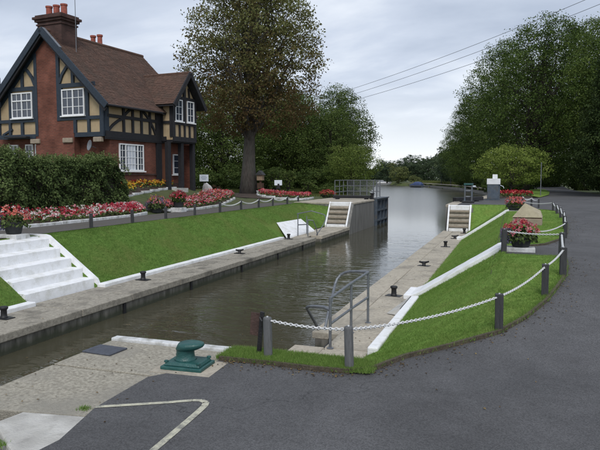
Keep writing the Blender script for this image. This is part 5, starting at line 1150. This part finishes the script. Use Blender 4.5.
dup(wl, (-34.5, 232, .3), 1.0, (.6, .6, .42), 'low olive bush right of the large willow at the bend')
# closing woodland on the skyline
def far_wood():
    n = 26000; a = np.concatenate([rng.uniform(R(-75), R(-8), n // 2), rng.uniform(R(-20), R(60), n // 2)]); r = 470 + 40 * np.sin(a * 19) + rng.uniform(-15, 25, n); hgt = 12 + 3 * np.sin(a * 41) + 2 * np.sin(a * 97 + 1)
    z = .3 + hgt * rng.uniform(0, 1, n) ** .8; P = np.c_[np.sin(a) * r, np.cos(a) * r, z]
    P = P + rng.normal(0, .8, (n, 3)); q = leaf_quads(P, unit(n) + [0, -.6, .4], 2.6, 1.9); o = np_mesh('far_wood', q.reshape(-1, 3), 4, [L_FAR], np.clip(.4 + .25 * np.sin(a * 130) + rng.normal(0, .12, n), 0, 1)); tag(o, 'far off belt of woodland on the horizon', kind='stuff')
far_wood()

# ---------------------------------------------------------------- grass (real blades)
def blades(name, label, P, hgt, wid, m, per=3, spread_=.02, tint=None):
    n = len(P); Q = np.repeat(P, per, 0) + np.c_[rng.normal(0, spread_, (n * per, 2)), np.zeros(n * per)]; k = len(Q); a = rng.uniform(0, 2 * math.pi, k); d = np.c_[np.cos(a), np.sin(a), np.zeros(k)]; w = (wid * rng.uniform(.6, 1.3, k))[:, None]
    h = (hgt * rng.uniform(.5, 1.35, k))[:, None]; lean = np.c_[rng.normal(0, .45, (k, 2)), np.ones(k)]; tip = Q + lean * h
    V = np.stack([Q - d * w, Q + d * w, tip], 1); tn = rng.uniform(.1, .9, k) if tint is None else np.clip(np.repeat(tint, per) + rng.normal(0, .16, k), 0, 1)
    o = np_mesh(name, V.reshape(-1, 3), 3, [m], tn); tag(o, label, kind='stuff'); return o
def right_grass():
    n = 95000; y = 6.58 + (35.4 - 6.58) * rng.uniform(0, 1, n) ** 1.9; x1 = lawn_edge(y); x = -2.16 + (x1 + 2.17) * rng.uniform(0, 1, n); ok = np.ones(n, bool)
    ok &= ~((y > 14.5) & (y < 15.55) & (x < .0)); ok &= ~((y > 29.18) & (y < 29.77)); ok &= ~((x < -1.97) & (y > 9.6) & (y < 14.25)); ok &= ~((y > 35.2) & (x < -.3)); ok &= ~((np.abs(x - .5) < .48) & (y > 21.75) & (y < 22.5))
    ok &= ~((y > 33.7) & (x < -2.05))
    x, y = x[ok], y[ok]; P = np.c_[x, y, lawn_h(x, y) - .01]
    blades('grass', 'short green grass covering the right hand lawns', P, .036, .0045, L_GRASS, 3, .02, .48 + .20 * vnoise(x, y, 1.3) + .10 * vnoise(x + 9, y, 4.1))
    # longer fringe along the edging and the strip over the wall
    n = 2600; t = rng.uniform(0, 1, n); yy = 6.56 + (13.6 - 6.56) * t; xx = lawn_edge(yy) - np.abs(rng.normal(0, .05, n)); P1 = np.c_[xx, yy, pathz(yy) + .02]
    n = 9000; xs = rng.uniform(-3.30, -1.45, n); ys = rng.uniform(6.56, 7.0, n); P2 = np.c_[xs, ys, np.full(n, .725)]
    n = 900; P3 = np.c_[rng.uniform(-3.32, -1.6, n), 6.56 + np.abs(rng.normal(0, .02, n)), np.full(n, .72)]
    blades('grass', 'longer fringe of grass along the near lawn edge above the water', np.concatenate([P1, P2, P3]),   .048, .0045, L_GRASS, 3, .02)
    n = 45; P = np.concatenate([np.c_[rng.normal(-3.80, .03, n), rng.normal(4.72, .02, n), np.full(n, .69)], np.c_[rng.normal(-4.0, .05, 120), rng.normal(3.83, .03, 120), np.full(120, .69)], np.c_[rng.normal(-3.28, .04, 60), rng.normal(6.66, .06, 60), np.full(60, .69)]])
    blades('grass_tuft', 'little weed tufts in the joints beside the foreground slabs', P, .035, .004, L_GRASS, 3, .015)
def left_grass():
    n = 60000; y = 6 + 29.5 * rng.uniform(0, 1, n) ** 1.3; x = -10.34 - 2.1 * rng.uniform(0, 1, n); ok = ~((y > 10.97) & (y < 13.6)); ok &= ~((y > 26.9) & (y < 32.2) & (x > -11.1)); x, y = x[ok], y[ok]
    z = np.interp(-x, [10.3, 10.45, 10.8, 11.2, 11.6, 11.95, 12.15, 12.35, 12.6], [.04, .14, .40, .68, .96, 1.19, 1.27, 1.30, 1.302]); e = sstep((y - 34.2) / 1.4); z = z + (1.34 - z) * e
    dry = np.clip((y - 24) / 10, 0, 1) * .16
    blades('grass', 'short grass on the long left bank', np.c_[x, y, z - .008], .03, .0055, L_GRASSL, 4, .05, .42 + .16 * vnoise(x, y, .9) + .10 * vnoise(x, y + 5, 2.7) + dry)
    n = 9000; x = rng.uniform(-40, -12.5, n); y = rng.uniform(46, 60, n); P = np.c_[x, y, garden_h(x, y) - .02]; ok = (x < -9 - (y - 46) * .35); P = P[ok]
    blades('grass', 'rough unmown grass below the trees beyond the garden', P, .20, .02, L_WILD, 3, .08)
    n = 5000; x = rng.uniform(-31, -21.5, n); y = rng.uniform(38, 47, n); blades('grass', 'tall pale grass behind the garden beds left of the chestnut', np.c_[x, y, garden_h(x, y) - .02], .26, .02, L_WILD, 3, .06)
    n = 9000; t = rng.uniform(0, 1, n); yy = 118 + t * 110; xx = np.interp(yy, XR_Y, XR_X) + np.abs(rng.normal(0, 2.2, n)) + 1.6; blades('reeds', 'pale dry reeds and grass along the far right river bank', np.c_[xx, yy, np.full(n, .55)], .95, .10, L_WILD, 2, .3)
right_grass(); left_grass()

# ---------------------------------------------------------------- far river wall, posts, boats
def river_wall():
    t = thing('river_wall', 'low dark river wall with a pale top curving along the far right bank', 'wall', (-10, 150, 0)); f = MB(); c = MB()
    ys = list(np.arange(47, 228, 3.0)); P = [(float(np.interp(y, XR_Y, XR_X)) - .15, y) for y in ys]
    for a, b in zip(P[:-1], P[1:]):
        top = .75 if a[1] > 70 else 1.15
        f.bar((a[0] + 10, a[1] - 150, -.9), (b[0] + 10, b[1] - 150, -.9), .5, (top + .75) * 2 - 1.2 + .6); c.bar((a[0] + 10.05, a[1] - 150, top + .08), (b[0] + 10.05, b[1] - 150, top + .08), .95, .12)
    f.build('wall_face', M['wall'], t); c.build('coping', M['coping_r'], t)
    p0 = None
    for i, y in enumerate((118, 132, 141, 150, 160, 171, 184)):
        x = float(np.interp(y, XR_Y, XR_X)) + .9; loc = (x, y, .6)
        if p0 is None:
            p0 = thing('mooring_post', 'tall dark mooring post on the far right river wall, first beyond the gate machine', 'post', loc, 0, 'mooring posts along the far river wall')
            MB().tube([(0, 0, -.5), (0, 0, 2.3)], .12, 8).build('shaft', M['black_post'], p0); MB().lathe([(.15, 2.3), (.15, 2.38), (.05, 2.42)], 8).build('cap', M['black_post'], p0)
        else: dup(p0, loc, 0, None, 'tall dark mooring post on the far right river wall, ' + ['', 'second', 'third', 'fourth', 'third last', 'second last', 'last'][i] + ' towards the blue boat')
river_wall()
def boat_hull(L_, B, Hh):
    mb = MB(); rows = []
    for t in np.linspace(0, 1, 13):
        w = B / 2 * (1 - max(0, (t - .55) / .45) ** 2.2) * (.86 + .14 * min(1, t * 4)); sheer = Hh * (1 + .22 * t * t); x = (t - .5) * L_
        rows.append([(x, -w, sheer), (x, -w * .96, Hh * .5), (x, -w * .72, .02), (x, 0, -.14), (x, w * .72, .02), (x, w * .96, Hh * .5), (x, w, sheer), (x, 0, sheer + .03), (x, -w, sheer)])
    mb.grid(rows); mb.add([rows[0][i] for i in range(8)], [tuple(range(8))]); return mb
def boats():
    t = thing('blue_boat', 'boat under a blue canopy moored at the river bend', 'boat', (-29.6, 201, -.42), R(150))
    boat_hull(5.2, 2.1, .7).build('hull', M['steel_blue'], t)
    rows = [[(x, w * math.cos(a), .72 + hh * math.sin(a)) for a in np.linspace(0, math.pi, 9)] for x, w, hh in ((-2.4, .8, .5), (-2.0, .95, .95), (-.8, .98, 1.15), (.4, .95, 1.05), (1.1, .85, .55), (2.2, .4, .3))]
    mb = MB(); mb.grid(rows); mb.add(rows[0], [tuple(range(9))]); mb.add(rows[-1], [tuple(range(9))]); mb.build('canopy', M['boat_blue'], t); MB().prism([(.5, -1.0, .95), (1.5, -.8, .9), (1.3, -.8, 1.25), (.6, -.98, 1.4)], (0, .02, 0)).build('window', M['glass'], t); MB().tube([(-2.55, -.9, .72), (1.4, -1.02, .80), (2.5, -.2, .86)], .05, 6).build('rubbing_strake', M['boat_white'], t)
    t = thing('white_cruiser', 'white cabin cruiser moored far up the left side of the river', 'boat', (-57.2, 286, -.42), R(20))
    boat_hull(7.2, 2.6, .95).build('hull', M['boat_white'], t); MB().prism([(-2.2, -1.0, .95), (1.6, -1.0, .98), (.7, -.9, 1.75), (-2.2, -.9, 1.85)], (0, 2.0, 0)).build('cabin', M['boat_white'], t)
    MB().prism([(-2.0, -1.03, 1.2), (1.0, -1.03, 1.2), (.5, -.97, 1.6), (-2.0, -.97, 1.65)], (0, 2.06, 0)).build('cabin_window', M['glass'], t); MB().tube([(2.0, -.7, 1.1), (2.0, -.7, 1.55), (3.3, 0, 1.65), (2.0, .7, 1.55), (2.0, .7, 1.1)], .03, 5).build('bow_rail', M['galv'], t)
boats()

# ---------------------------------------------------------------- signs, stone, wooden post, wires
def small_things():
    t = thing('notice_sign', 'small pale blue white notice board on a post left of the chestnut trunk', 'sign', (-19.8, 37.4, 1.58), R(22))
    MB().tube([(0, .03, -.2), (0, .03, 1.45)], .03, 6).build('post', M['black_post'], t); MB().box(-.30, .30, -.015, .015, 1.02, 1.48).build('board', M['sign'], t, bevel=.006)
    o = MB()
    for k, (a, b) in enumerate(((-.17, .17), (-.2, .2), (-.12, .12))): o.box(a, b, -.019, -.0155, 1.36 - k * .1, 1.385 - k * .1)
    o.build('lettering', M['ink'], t)
    t = thing('notice_sign', 'small white sign on dark legs in the far red flower bed', 'sign', (-16.3, 42.3, 1.55), R(22))
    for x in (-.12, .12): MB().tube([(x, .03, -.2), (x, .03, 1.0)], .035, 6).build('leg', M['black_iron'], t)
    MB().box(-.28, .28, -.015, .015, .74, 1.12).build('board', M['sign'], t, bevel=.006); MB().prism([(-.10, -.02, .5), (.12, -.02, .5), (.08, -.02, .86), (-.05, -.02, .86)], (0, .005, 0)).build('emblem', M['black_iron'], t)
    st = MB(); rows = []
    for z, r in ((-.1, .30), (.1, .33), (.35, .33), (.55, .29), (.66, .2), (.70, .05)): rows.append([(r * math.cos(a) * 1.0 + random.uniform(-.02, .02), r * .55 * math.sin(a) + random.uniform(-.02, .02), z * (1.0 + .12 * math.cos(a + 2))) for a in np.linspace(0, 2 * math.pi, 11)[:-1]])
    vs = [p for r in rows for p in r]; st.add(vs, [(i * 10 + k, i * 10 + (k + 1) % 10, (i + 1) * 10 + (k + 1) % 10, (i + 1) * 10 + k) for i in range(5) for k in range(10)] + [tuple(range(50, 60))])
    o = st.build('standing_stone', mat('pale_stone', (.62, .61, .60), (.48, .47, .46), .9, 6, .5, 40)); o.location = (-18.6, 35.6, 1.56); o.scale = (1.15, 1.15, 1.25); tag(o, 'pale upright stone behind the pink flowers below the notice board', 'stone')
    t = thing('bird_table', 'dark roofed wooden bird table half hidden behind the chestnut trunk', 'bird table', (-17.75, 42.4, 1.6))
    MB().tube([(0, 0, -.2), (0, 0, 1.05)], .10, 8).build('post', M['wood_brown'], t); MB().box(-.22, .22, -.2, .2, 1.05, 1.45).build('box', M['tan_wood'], t); MB().prism([(-.32, -.3, 1.45), (.32, -.3, 1.45), (0, -.3, 1.78)], (0, .6, 0)).build('roof', M['black_post'], t)
    MB().box(-.2, .2, -.18, .18, .45, .85).build('lower_shelf', M['wood_brown'], t)
    t = thing('white_tub', 'small white tub at the foot of the chestnut trunk', 'tub', (-17.35, 41.2, 1.56)); MB().lathe([(.15, 0), (.2, .3), (.22, .32), (.22, .36), (.18, .36), (.16, .2)], 14).build('shell', M['boat_white'], t); MB().box(-.12, .12, -.12, .12, .33, .37).build('soil', M['soil'], t)
    t = thing('marker_pole', 'thin pale metal pole on the far verge right of the maple', 'pole', (2.1, 52.5, 1.38)); MB().tube([(0, 0, -.2), (0, 0, 2.6)], .035, 6).build('shaft', M['galv'], t); MB().lathe([(.05, 2.58), (.05, 2.63), (.02, 2.66)], 8).build('cap', M['galv'], t)
    # overhead line
    A = [(-28.71, 88.65, 14.23), (-28.69, 88.59, 13.49), (-28.67, 88.54, 12.74)]; B = [(12.63, 56.68, 20.2), (12.65, 56.63, 19.25), (12.68, 56.55, 18.0)]
    for i, (a, b) in enumerate(zip(A, B)):
        mb = MB(); mb.tube(sag(a, b, .75, 24), .022, 5); tag(mb.build('power_line', M['wire']), ['topmost overhead cable crossing the sky', 'middle overhead cable crossing the sky', 'lowest overhead cable crossing the sky'][i], 'cable', 'overhead cables crossing the sky')
    for (x, y), zt, lab in (((-28.67, 88.59), 14.73, 'wooden cable pole hidden behind the left wood'), ((12.65, 56.6), 20.7, 'tall cable pole behind the trees at right')):
        p = thing('power_pole', lab, 'pole', (x, y, 1.0)); MB().tube([(0, 0, -.5), (0, 0, zt - 1)], [.17, .11], 8).build('shaft', M['bark'], p)
        for z in ((14.23, 13.49, 12.74) if x < 0 else (20.2, 19.25, 18.0)): MB().tube([(-.02, -.02, z - 1 - .05), (.16, -.05, z - 1 - .05)], .03, 6).build('bracket', M['black_iron'], p)
small_things()

def litter():
    """fallen leaves and grit gathered along the edges of the tarmac and coping"""
    n = 200; yy = 6.6 + 7 * rng.uniform(0, 1, n) ** 1.4; xx = lawn_edge(yy) + np.abs(rng.normal(0, .22, n)) + .03; P1 = np.c_[xx, yy, pathz(yy) + .012]
    n = 110; P2 = np.c_[rng.uniform(-3.3, -1.6, n), 6.53 - np.abs(rng.normal(0, .12, n)), np.full(n, .714)]
    n = 40; yy = rng.uniform(3.5, 13, n); P3 = np.c_[rng.uniform(-2.5, 5, n), yy, pathz(yy) + .012]
    n = 150; P4 = np.c_[rng.uniform(-10.05, -8.95, n), rng.uniform(8, 30, n), np.full(n, .012)]
    n = 160; P5 = np.c_[rng.uniform(-3.4, -2.2, n), rng.uniform(9.5, 30, n), np.full(n, .012)]
    n = 240; yy = 15.4 + 15 * rng.uniform(0, 1, n); xx = lawn_edge(yy) + np.abs(rng.normal(0, .3, n)) + .04; P6 = np.c_[xx, yy, pathz(yy) + .012]
    n = 25; P7 = np.c_[rng.uniform(-5.0, -3.4, n), rng.uniform(4.4, 6.8, n), np.full(n, .708)]
    P = np.concatenate([P1, P2, P3, P4, P5, P6, P7]); q = leaf_quads(P, unit(len(P)) * .25 + [0, 0, 1], .034, .022, 0, .25)
    tag(np_mesh('fallen_leaves', q.reshape(-1, 3), 4, [leaf_mat('leaf_fallen', (.05, .035, .02), (.13, .085, .04), (.25, .19, .09), .1)], rng.uniform(0, 1, len(q))), 'scattered brown fallen leaves along the tarmac and coping edges', kind='stuff')
    n = 260; P = np.c_[rng.uniform(-8.7, -3.6, n), rng.uniform(7.5, 40, n), np.full(n, -.412)]; ok = (P[:, 0] < -5.2) | (P[:, 1] > 7.3); P = P[ok]
    q = leaf_quads(P, unit(len(P)) * .04 + [0, 0, 1], .05, .03, 0, .1); tag(np_mesh('floating_leaves', q.reshape(-1, 3), 4, [bpy.data.materials['leaf_fallen']], rng.uniform(0, 1, len(q))), 'sparse leaves floating on the lock water', kind='stuff')
litter()
